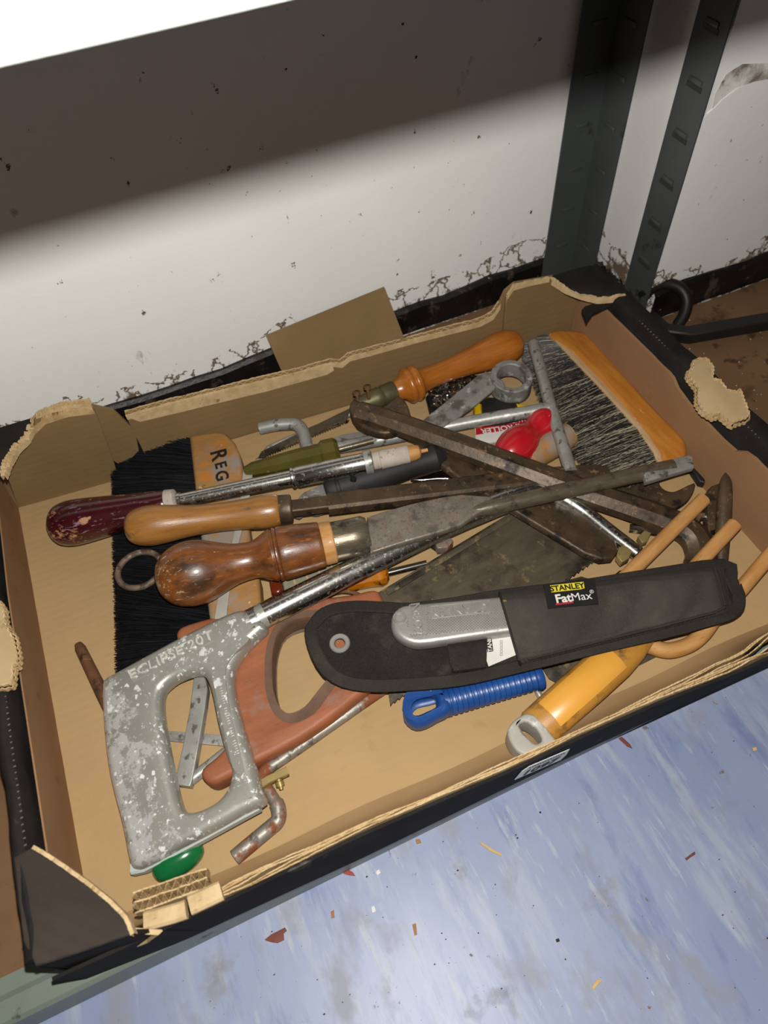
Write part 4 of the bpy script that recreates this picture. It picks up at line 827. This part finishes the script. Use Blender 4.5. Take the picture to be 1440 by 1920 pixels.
plate('handle', [(733, 1168), (736, 1150), (748, 1137), (770, 1131), (850, 1124), (940, 1116), (1010, 1112), (1012, 1178), (966, 1184), (880, 1196), (806, 1207), (776, 1208), (754, 1200), (738, 1186)], kz, .0125, CASTM, kn, bevel=.0045, sm=2, res=4, along=((733, 1168), (966, 1150)), ang=60)
text('embossed_name', 'STANLEY', kpt(892, 1139, .0001), kpt(828, 1146, .0001), .0098, CASTM, kn, up=kp[1], h=.0011, bold=.0002, sx=1.05)
text('embossed_number', 'NE199', kpt(778, 1137, .0001), kpt(785, 1182, .0001), .0095, CASTM, kn, up=kp[1], h=.0011, bold=.0002, sx=.95)
for rc in ([(808, 1136), (918, 1125), (921, 1146), (811, 1159)], [(768, 1134), (786, 1132), (795, 1184), (776, 1187)]):
    q = [kpt(x, y, .0001) for x, y in rc]; strip('embossed_frame', [lerp(q[i], q[(i + 1) % 4], k / 5) for i in range(4) for k in range(5)], .0004, CASTM, kn, True)
vv, ff = [], []
def inside(x, y):
    if x < 762 + abs(y - 1168) * .3 or x > 960: return False
    v0 = 1133 - (x - 770) * .085; v1 = 1198 - (x - 770) * .11
    if not (v0 + 4 < y < v1 - 4): return False
    if 765 < x < 799 and y < 1190: return False
    if 804 < x < 926 and y < 1162 - (x - 804) * .1: return False
    return True
yy = 1118
r_ = 0
while yy < 1205:
    xx = 762 + (r_ % 2) * 2.8
    while xx < 962:
        if inside(xx, yy):
            o = kpt(xx, yy, -.0002); dx = (kpt(xx + 1, yy) - kpt(xx, yy)); dy = (kpt(xx, yy + 1) - kpt(xx, yy)); b = len(vv)
            vv += [o - dx * 2.3, o - dy * 1.9, o + dx * 2.3, o + dy * 1.9, o + kp[1] * .0013]; ff += [(b, b + 1, b + 4), (b + 1, b + 2, b + 4), (b + 2, b + 3, b + 4), (b + 3, b, b + 4)]
        xx += 5.6
    yy += 2.5; r_ += 1
tag(put('diamond_knurling', mesh('diamond_knurling', vv, ff), CASTM, kn, smooth=None), kind='stuff')
c = kpt(748, 1160, .0); u1 = (kpt(760, 1160) - c).normalized(); u2 = kp[1].cross(u1)
sweep('screw_rim', [kpt(749, 1158, .0) + (u1 * math.cos(k / 20 * 6.2832) + u2 * math.sin(k / 20 * 6.2832)) * .0042 for k in range(20)], rect(.0009, .0008, .6), CASTM, kn, closed=True, up=kp[1])
lathe('clamp_screw', (946, 1131, .0540), (946, 1128, .0560), [(1131, 6), (1129, 6), (1128, 4)], BRASS, kn, key=1, smooth=1)

# ------------------------------------------------------------------ blue frame handle
bh = thing('roller_handle', P(880, 1310, .01), 'blue ribbed plastic roller handle with wire frame under the black pouch', 'paint roller handle')
A, B = (760, 1336, .019), (1018, 1268, .019)
prof = [(826, 27), (834, 28)]
x = 836
while x < 1000:
    prof += [(x, 28 - (x - 836) * .035), (x + 5, 28 - (x - 836) * .035), (x + 6.5, 26 - (x - 836) * .035), (x + 8, 26 - (x - 836) * .035)]; x += 10
prof += [(1003, 24), (1010, 25), (1016, 22), (1018, 12)]
lathe('grip', A, B, prof, BLUEP, bh, smooth=1)
plate('hanging_loop', [(755, 1330), (760, 1312), (775, 1298), (800, 1292), (835, 1284), (846, 1300), (848, 1328), (820, 1344), (800, 1355), (780, 1359), (763, 1350)], .030, .018, BLUEP, bh, holes=[[(770, 1326), (774, 1308), (790, 1299), (812, 1298), (818, 1312), (816, 1322), (800, 1330), (784, 1337), (774, 1335)]], bevel=.006, sm=2, ang=60, along=((760, 1336), (1018, 1268)))
tube('wire_frame', [(850, 1322, .009), (900, 1312, .009), (950, 1296, .009), (990, 1284, .009), (1004, 1290, .009), (1014, 1308, .008)], 6, GALV, bh, .4)

# ------------------------------------------------------------------ yellow-handled wooden fork
fk = thing('dowel_fork', P(1100, 1290, .01), 'yellow-sleeved wooden handle fork with three long dowel prongs at the right', 'hand fork')
A, B = (985, 1385, .021), (1215, 1180, .026)
lathe('wooden_handle', A, B, [(1002, 36), (1006, 39), (1100, 40), (1150, 39), (1180, 34), (1205, 25), (1215, 16)], W_YEND, fk, flat=.7, smooth=1)
lathe('yellow_sleeve', A, B, [(1028, 39.5), (1029, 40.6), (1090, 41), (1149, 40), (1150, 39)], YSLEEVE, fk, flat=.72, smooth=1, seg=64, arc=(90, 47))
plate('hanging_cap', [(952, 1368), (961, 1353), (974, 1343), (990, 1336), (1010, 1346), (1036, 1378), (1042, 1388), (1030, 1400), (1009, 1407), (985, 1416), (968, 1407), (955, 1386)], .0325, .021, GREYCAP, fk, holes=[[(973, 1361), (980, 1354), (989, 1354), (1006, 1366), (1016, 1384), (1013, 1391), (1004, 1394), (993, 1386)]], bevel=.0022, sm=2, along=((985, 1410), (1010, 1350)), ang=60)
for p in ([(1160, 1095, .024), (1250, 1005, .030), (1321, 934, .034)], [(1215, 1160, .022), (1310, 1056, .030), (1379, 981, .036)], [(1330, 1170, .022), (1390, 1104, .031), (1478, 1000, .042)]):
    q = [P(*k) for k in p]; r = 13.5 * ppm(q[2])
    sweep('prong', [q[0], q[1], lerp(q[1], q[2], .9), lerp(q[1], q[2], .97), q[2]], circ(r, 16), W_DOWEL, fk, sca=lambda t: 1 if t < .8 else .72 if t > .99 else .96)
tube('cross_bow', [(1190, 1205, .022), (1216, 1210, .019), (1250, 1222, .018), (1290, 1212, .018), (1318, 1190, .019), (1338, 1160, .021)], 15, W_DOWEL, fk, .5)
tw = tag(plate('trowel_blade', [(1004, 1232), (1100, 1210), (1245, 1212), (1236, 1228), (1165, 1264), (1112, 1292), (1052, 1284), (1030, 1272)], .0085, .002, SAWST, bevel=.0004), 'thin dark tarnished steel blade lying under the yellow handle', 'blade')

# ------------------------------------------------------------------ small and half-hidden tools
gs = thing('screwdriver', P(540, 870, .02), 'screwdriver with olive translucent plastic handle behind the chrome barrel', 'screwdriver')
lathe('handle', (457, 884, .030), (636, 842, .034), [(457, 3), (460, 9), (475, 14), (520, 17), (560, 19), (600, 19), (606, 24), (628, 24), (635, 18), (636, 6)], OLIVE, gs, seg=8, smooth=1, ang=30)
lathe('shaft', (630, 844, .034), (700, 826, .034), [(630, 5), (700, 5)], SHAFTST, gs, smooth=1)
gr = thing('rubber_grip_tool', P(710, 890, .02), 'tool with black rubber grip lying between chrome barrel and long file', 'hand tool')
lathe('grip', (610, 922, .032), (835, 852, .038), [(610, 10), (612, 24), (618, 27), (630, 27), (631, 25), (636, 25), (637, 28), (680, 29), (720, 28), (770, 24), (800, 23), (815, 27), (822, 22), (835, 12)], RUBBER, gr, smooth=1)
lathe('grip_hole_shade', (662, 901, .046), (663, 896, .0485), [(901, 6), (896, 6)], INK, gr, key=1, smooth=1)  # black disc painted as the shade inside the hole
plate('chrome_head', [(770, 898), (800, 888), (822, 880), (846, 878), (866, 884), (884, 896), (876, 905), (850, 899), (820, 898), (790, 901)], .020, .005, CLEANCH, gr, bevel=.002, sm=2)
sp1 = tag(plate('open_spanner', [(548, 960), (556, 938), (570, 922), (590, 914), (606, 906), (626, 912), (640, 928), (634, 950), (608, 958), (586, 962), (600, 944), (604, 930), (590, 926), (576, 936), (572, 956), (560, 968)], .026, .006, GREYP, bevel=.0015, sm=2), 'small grey spanner head peeping out between barrel and honey-brown handle', 'spanner')
ci = tag(plate('grey_blade', [(586, 836), (640, 815), (690, 806), (712, 812), (680, 826), (610, 846)], .011, .003, GALV, bevel=.0008), 'dull grey flat blade lying behind the cranked rod', 'blade')
RINGM = M('brown_oxidised_iron', '6a5a4a', '7c6a58', 90, rough=.6, metal=.3, bump=.4, spots=(('4a3a2c', 120, .5, .6, .7, .1), ('a09484', 200, .6, .68, .5, .3)))
rr = thing('iron_ring', P(262, 1068, .02), 'brown iron ring lying on black bristles beside the turnscrew bulb', 'ring')
c = P(262, 1068, .023); ra = 41 * ppm(c)
sweep('ring', [c + V((math.cos(k / 40 * 6.28318), math.sin(k / 40 * 6.28318) * .95, 0)) * ra for k in range(40)], circ(.0027, 10), RINGM, rr, closed=True)
nl = tag(lathe('rusty_rod', (146, 1206, .009), (226, 1370, .010), [(1206, 3), (1208, 7), (1216, 10), (1300, 12), (1370, 12)], RUST, None, key=1, smooth=1), 'tapered rusty iron rod poking out left of the hacksaw handle', 'rod')
ab = thing('angle_bracket', P(350, 1400, .006), 'scratched grey steel angle bar seen through the hacksaw handle', 'bracket')
az = [(368, 1273, .018), (345, 1468, .015), (384, 1290, .018)]
plate('arm', [(364, 1262), (384, 1268), (389, 1292), (384, 1330), (372, 1400), (360, 1464), (356, 1475), (332, 1472), (328, 1462), (342, 1400), (356, 1326)], az, .008, GALV, ab, bevel=.001, along=((368, 1273), (345, 1468)))
lathe('round_leg', (356, 1464, .010), (470, 1375, .010), [(356, 5), (358, 11), (470, 11)], GALV, ab, smooth=1)
cs_ = tag(plate('metal_strip', [(290, 1368), (440, 1380), (440, 1400), (290, 1387)], .0075, .002, GALV, bevel=.0004), 'narrow steel strip crossing behind the grey angle bar', 'strip')
gb = tag(lathe('green_handle', (288, 1640, .013), (380, 1585, .013), [(288, 6), (292, 16), (304, 24), (325, 28), (350, 27), (368, 21), (378, 12), (380, 3)], GREENP, None, smooth=2), 'rounded green plastic handle end sticking out under the hacksaw', 'handle')
ms = tag(plate('metal_strap', [(456, 880), (474, 884), (468, 930), (452, 1000), (436, 1060), (424, 1160), (402, 1160), (412, 1100), (430, 1040), (448, 960)], .0295, .0015, GREYCAP, bevel=.0003), 'thin grey metal strip lying along the worn brush head', 'strip')
am = thing('screwdriver', P(680, 1085, .01), 'small screwdriver with amber plastic handle below the chrome tube', 'screwdriver')
lathe('handle', (590, 1108, .016), (728, 1074, .016), [(590, 12), (600, 16), (640, 18), (690, 19), (704, 21), (712, 23), (722, 20), (727, 14), (728, 6)], AMBER, am, seg=10, smooth=1, ang=30)
lathe('shaft', (724, 1075, .016), (800, 1056, .0165), [(724, 7), (800, 6)], CLEANCH, am, smooth=1)
wb = thing('small_brush', P(570, 1085, .01), 'little brown-backed brush with dense grey bristles below the turnscrew', 'brush')
REDBR = M('red_brown_plastic', '5c2210', '6c2a14', 30, rough=.25, coat=.4, bump=.05)
plate('brush_end', [(503, 1084), (510, 1077), (524, 1079), (530, 1104), (522, 1112), (508, 1110)], .024, .018, REDBR, wb, bevel=.003)
plate('bristle_block', [(526, 1078), (600, 1060), (648, 1048), (652, 1070), (600, 1088), (532, 1104)], .020, .014, M('grey_green_fibre', '7d7a62', '8a866e', 60, (6, 1, 1), rough=.9, bump=.6, bscale=180), wb, bevel=.002)
for k in range(4):
    a = P(548 + k * 24, 1074 - k * 6, .0206); b = P(554 + k * 24, 1096 - k * 6, .0206); sweep('binding_wire', [a, b], rect(.0008, .0006), W_PALE, wb)
plate('red_tip', [(648, 1052), (662, 1048), (668, 1060), (655, 1068)], .022, .014, REDP, wb, bevel=.003)
lp_ = tag(tube('steel_loop', [(600, 1128, .014), (612, 1114, .018), (636, 1108, .020), (664, 1110, .020), (684, 1122, .016), (692, 1140, .010)], 4, RUST, None, .5), 'thin dark steel loop showing above the pink-brown saw handle', 'loop')
nt_ = tag(plate('rusty_nut', [(812, 1010), (824, 1001), (842, 1004), (850, 1014), (840, 1026), (820, 1028)], .022, .010, RUSTGALV, bevel=.001), 'small rusty nut beside the chrome hacksaw tube', 'nut')
pn = tag(tube('black_pin', [(800, 1016, .012), (826, 1034, .012)], 5, BLACKP, None, 0), 'short black pin next to the rusty nut', 'pin')

# grey scraper with ring
scr = thing('scraper', P(860, 750, .03), 'dull grey flat scraper blade bent at its end near the orange handle', 'scraper')
plate('blade', [(778, 802), (790, 790), (850, 742), (898, 702), (908, 698), (922, 704), (936, 714), (926, 730), (880, 768), (840, 794), (800, 812)], [(790, 800, .030), (915, 705, .040), (930, 725, .040)], .0028, GREYP, scr, bevel=.0006)
plate('bent_lip', [(908, 698), (922, 704), (940, 716), (950, 734), (944, 738), (928, 724)], [(908, 698, .0405), (940, 716, .040), (946, 738, .030)], .0028, GREYP, scr, bevel=.0006)
cr = thing('metal_collar', P(958, 718, .02), 'chalky grey metal collar ring under the T-bar rod', 'ring')
c = P(958, 716, .034); ra = 33 * ppm(c)
pts = [c + V((math.cos(k / 36 * 6.28318), math.sin(k / 36 * 6.28318), .12 * math.sin(k / 36 * 6.28318))) * ra for k in range(36)]
sweep('collar', pts, rect(.0032, .0085, .3), GREYP, cr, closed=True)
nb = thing('fixings_bag', P(845, 735, .01), 'dark bag full of shiny metal sleeves below the orange pad saw handle', 'bag')
plate('bag', [(798, 742), (815, 722), (860, 706), (905, 700), (900, 740), (850, 775), (806, 775)], .012, .008, BLACKP, nb, bevel=.003)
rnd = random.Random(12); vv, ff = [], []
for k in range(90):
    x, y = rnd.uniform(804, 890), 0; y = lerp(742, 712, (x - 800) / 90) + rnd.uniform(-14, 28); p = P(x, y, .014 + rnd.uniform(0, .006))
    d = V((rnd.uniform(-1, 1), rnd.uniform(-1, 1), rnd.uniform(-.2, .3))).normalized(); s = d.cross(V((0, 0, 1))).normalized(); u = s.cross(d); ln = rnd.uniform(.003, .006); r = .0011; b = len(vv)
    for e in (-1, 1):
        for q in range(8): vv.append(p + d * ln * e + (s * math.cos(q * math.pi / 4) + u * math.sin(q * math.pi / 4)) * r)
    ff += [(b + q, b + (q + 1) % 8, b + 8 + (q + 1) % 8, b + 8 + q) for q in range(8)] + [tuple(range(b, b + 8)), tuple(range(b + 8, b + 16))]
tag(put('metal_sleeves', mesh('metal_sleeves', vv, ff), CLEANCH, nb, smooth=40), kind='stuff')
by = thing('staple_tool', P(930, 760, .02), 'black hand tool with yellow ends lying behind the T-bar rod', 'hand tool')
plate('body', [(900, 752), (915, 742), (950, 744), (975, 752), (976, 774), (940, 782), (902, 782)], .026, .018, RUBBER, by, bevel=.004)
plate('yellow_end', [(888, 758), (896, 752), (904, 756), (905, 784), (890, 786)], .027, .016, YELLOW, by, bevel=.003)
plate('yellow_end', [(966, 754), (984, 756), (998, 758), (998, 764), (972, 768)], .027, .012, YELLOW, by, bevel=.003)
# mini roller sleeve label and red knobbed handle
ml = thing('printed_sleeve', P(950, 815, .01), 'red and white card sleeve printed upside-down under the T-bar rod', 'packaging')
mp = [(900, 810, .014), (1000, 792, .014), (900, 830, .014)]
plate('card', [(890, 800), (960, 780), (1015, 772), (1018, 810), (960, 822), (892, 834)], .0130, .003, WHITE, ml, bevel=.0003)
plate('red_panel', [(892, 800), (960, 780), (1014, 773), (1015, 792), (950, 806), (892, 815)], .0136, .0008, REDLAB, ml, bevel=.0001)
text('printed_word', 'MINI ROLLER', P(998, 795, .0137), P(906, 808, .0137), .0090, WHITE, ml, h=.0001, bold=.0002)
text('printed_word', 'HANDLE', P(1004, 783, .0137), P(932, 795, .0137), .0062, WHITE, ml, h=.0001)
rk_ = thing('red_knob_handle', P(985, 835, .02), 'wooden handle with glossy red bulb knob between brown bar and T-bar', 'handle')
lathe('red_knob', (938, 866, .028), (1036, 776, .028), [(938, 6), (941, 20), (950, 31), (966, 37), (982, 34), (993, 26), (1002, 24), (1014, 29), (1026, 26), (1034, 14), (1036, 4)], REDP, rk_, smooth=2)
wh = tag(lathe('wooden_stub', (985, 862, .020), (1072, 812, .020), [(985, 20), (990, 26), (1020, 27), (1050, 27), (1066, 24), (1072, 10)], W_REG, None, smooth=1), 'short round wooden handle stub behind the red knob', 'handle')
# right-hand cluster
js = tag(plate('open_spanner', [(1150, 905), (1184, 898), (1206, 890), (1232, 888), (1238, 908), (1248, 918), (1262, 921), (1276, 916), (1302, 904), (1303, 916), (1296, 930), (1284, 942), (1264, 952), (1238, 954), (1210, 950), (1178, 938), (1160, 925)], .018, .007, DARKST, bevel=.0018, sm=2), 'large rusty open-ended spanner jaw below the orange brush', 'spanner')
sl = tag(plate('rusty_plate', [(1150, 930), (1180, 935), (1222, 945), (1250, 962), (1236, 970), (1190, 958)], .010, .004, DARKST, bevel=.001), 'rusty plate edge tucked under the open spanner jaw', 'plate')
rs = thing('ring_spanner', P(1325, 985, .01), 'bright chrome ring spanner end next to the dark pincers', 'spanner')
c = P(1326, 985, .014); ra = 20 * ppm(c)
sweep('ring_end', [c + V((math.cos(k / 32 * 6.28318), math.sin(k / 32 * 6.28318), 0)) * ra for k in range(32)], rect(.0026, .0035, .4), CLEANCH, rs, closed=True)
sweep('shank', [P(1308, 990, .013), P(1250, 1000, .012), P(1180, 990, .011)], rect(.0035, .002), CLEANCH, rs)
pc = thing('pincers', P(1350, 980, .01), 'dark rusty pincers standing against the right tray wall', 'pincers')
lathe('jaw', (1362, 886, .040), (1352, 1060, .012), [(886, 2), (892, 6), (905, 11), (940, 14), (1000, 14), (1060, 12)], DARKST, pc, key=1, smooth=2, flat=.8)
plate('jaw', [(1326, 925), (1336, 910), (1350, 905), (1352, 940), (1348, 1010), (1338, 1030), (1328, 1020)], [(1330, 915, .026), (1340, 1025, .014), (1350, 910, .026)], .012, DARKST, pc, bevel=.002)
dk = tag(plate('black_offcut', [(1150, 1078), (1162, 1068), (1178, 1066), (1188, 1076), (1180, 1090), (1150, 1096)], .020, .006, BLACKP, bevel=.002), 'small black plastic end showing above the pouch beside the first prong', 'plastic piece')
fp = tag(plate('brown_offcut', [(690, 1300), (700, 1298)] if False else [(1046, 1092), (1090, 1080), (1110, 1086), (1100, 1100), (1050, 1104)], .015, .004, DARKST, bevel=.001), 'brown scrap of steel just above the pouch beside the saw teeth', 'scrap')
bn_ = tag(plate('dark_bolt', [(1152, 898), (1162, 893), (1172, 899), (1168, 910), (1154, 910)], .014, .008, BLACKP, bevel=.002), 'small dark bolt head beside the rusty spanner jaw', 'bolt')

# ------------------------------------------------------------------ litter
ZG = -.042
def chip(name, px, mat, label, cat, th=.0012, z=ZG): 
    o = plate(name, px, z + th, th, mat, bevel=.0002); tag(o, label, cat); return o
chip('dry_leaf', [(496, 1762), (508, 1752), (520, 1746), (534, 1739), (537, 1745), (531, 1750), (532, 1762), (520, 1768), (506, 1766)], LEAF, 'curled red-brown dry leaf on the blue floor below the tray corner', 'leaf', .002)
chip('straw', [(898, 1580), (902, 1579), (922, 1591), (941, 1601), (940, 1605), (920, 1596)], CHIP, 'yellow straw splinter on the blue floor', 'straw')
chip('red_scrap', [(641, 1630), (650, 1628), (662, 1636), (666, 1642), (655, 1641), (644, 1638)], CHIPR, 'bright red plastic scrap on the floor near the tray', 'scrap')
chip('white_chip', [(706, 1632), (711, 1630), (714, 1636), (709, 1641), (705, 1638)], CHIPW, 'oval white chip right of the red scrap', 'chip')
chip('white_chip', [(696, 1700), (702, 1698), (705, 1709), (698, 1712)], CHIPW, 'square white chip above the brown smear on the floor', 'chip')
chip('orange_scrap', [(779, 1574), (787, 1573), (790, 1580), (781, 1582)], CHIPO, 'tiny orange scrap under the front edge of the tray', 'scrap')
chip('red_scrap', [(620, 1709), (626, 1706), (627, 1720), (621, 1722)], CHIPO, 'small upright orange-red flake left of the white chips', 'scrap')
chip('wood_sliver', [(773, 1733), (780, 1731), (782, 1752), (777, 1754)], CHIPO, 'brown wood sliver standing out on the floor centre', 'chip')
chip('brown_leaf', [(1160, 1384), (1166, 1381), (1182, 1396), (1186, 1403), (1176, 1399)], LEAF, 'thin brown leaf scrap beside the tray front at right', 'leaf')
chip('brown_leaf', [(1285, 1609), (1296, 1601), (1303, 1596), (1304, 1602), (1294, 1608), (1288, 1613)], LEAF, 'curled brown bud scale on the floor at right', 'leaf')
chip('black_chip', [(1042, 1761), (1048, 1759), (1050, 1765), (1044, 1767)], CHIPK, 'single square black chip on the blue floor', 'chip')
chip('pale_chip', [(1411, 1402), (1418, 1400), (1420, 1406), (1413, 1408)], CHIP, 'tiny pale yellow chip near the right photo edge', 'chip')
chip('straw', [(1118, 1838), (1126, 1835), (1128, 1840), (1112, 1856), (1110, 1850)], CHIP, 'cream and brown flake low on the blue floor', 'flake')
rnd = random.Random(5); vv, ff = [], []
for k in range(260):
    x, y = rnd.uniform(0, 1440), rnd.uniform(1260, 1920)
    if y < 1900 - .47 * x * 1.0 - 20: continue
    p = P(x, y, ZG + .0002); r = .00025 + .0007 * rnd.random() ** 3; a = rnd.uniform(0, 3); e = rnd.uniform(.3, 1); b = len(vv)
    for q in range(5): th = a + q * 1.2566; vv.append(p + V((math.cos(th) * r, math.sin(th) * r * e, .0003)))
    vv.append(p + V((0, 0, .0008))); ff += [(b + q, b + (q + 1) % 5, b + 5) for q in range(5)]
tag(put('floor_grit', mesh('floor_grit', vv, ff), CHIPK, smooth=None), 'dark specks of grit scattered over the blue floor', 'grit', kind='stuff')
vv, ff = [], []
for k in range(60):
    x, y = rnd.uniform(1230, 1440), rnd.uniform(600, 900)
    p = P(x, y, 0.0)
    if p.x < .44 or p.y > .46: continue
    r = rnd.uniform(.0003, .0009); a = rnd.uniform(0, 3); b = len(vv)
    for q in range(5): th = a + q * 1.2566; vv.append(p + V((math.cos(th) * r, math.sin(th) * r * .6, 0)))
    vv.append(p + V((0, 0, .0008))); ff += [(b + q, b + (q + 1) % 5, b + 5) for q in range(5)]
tag(put('shelf_crumbs', mesh('shelf_crumbs', vv, ff), CHIPW, smooth=None), 'pale crumbs scattered on the brown shelf board right of the tray', 'crumbs', kind='stuff')
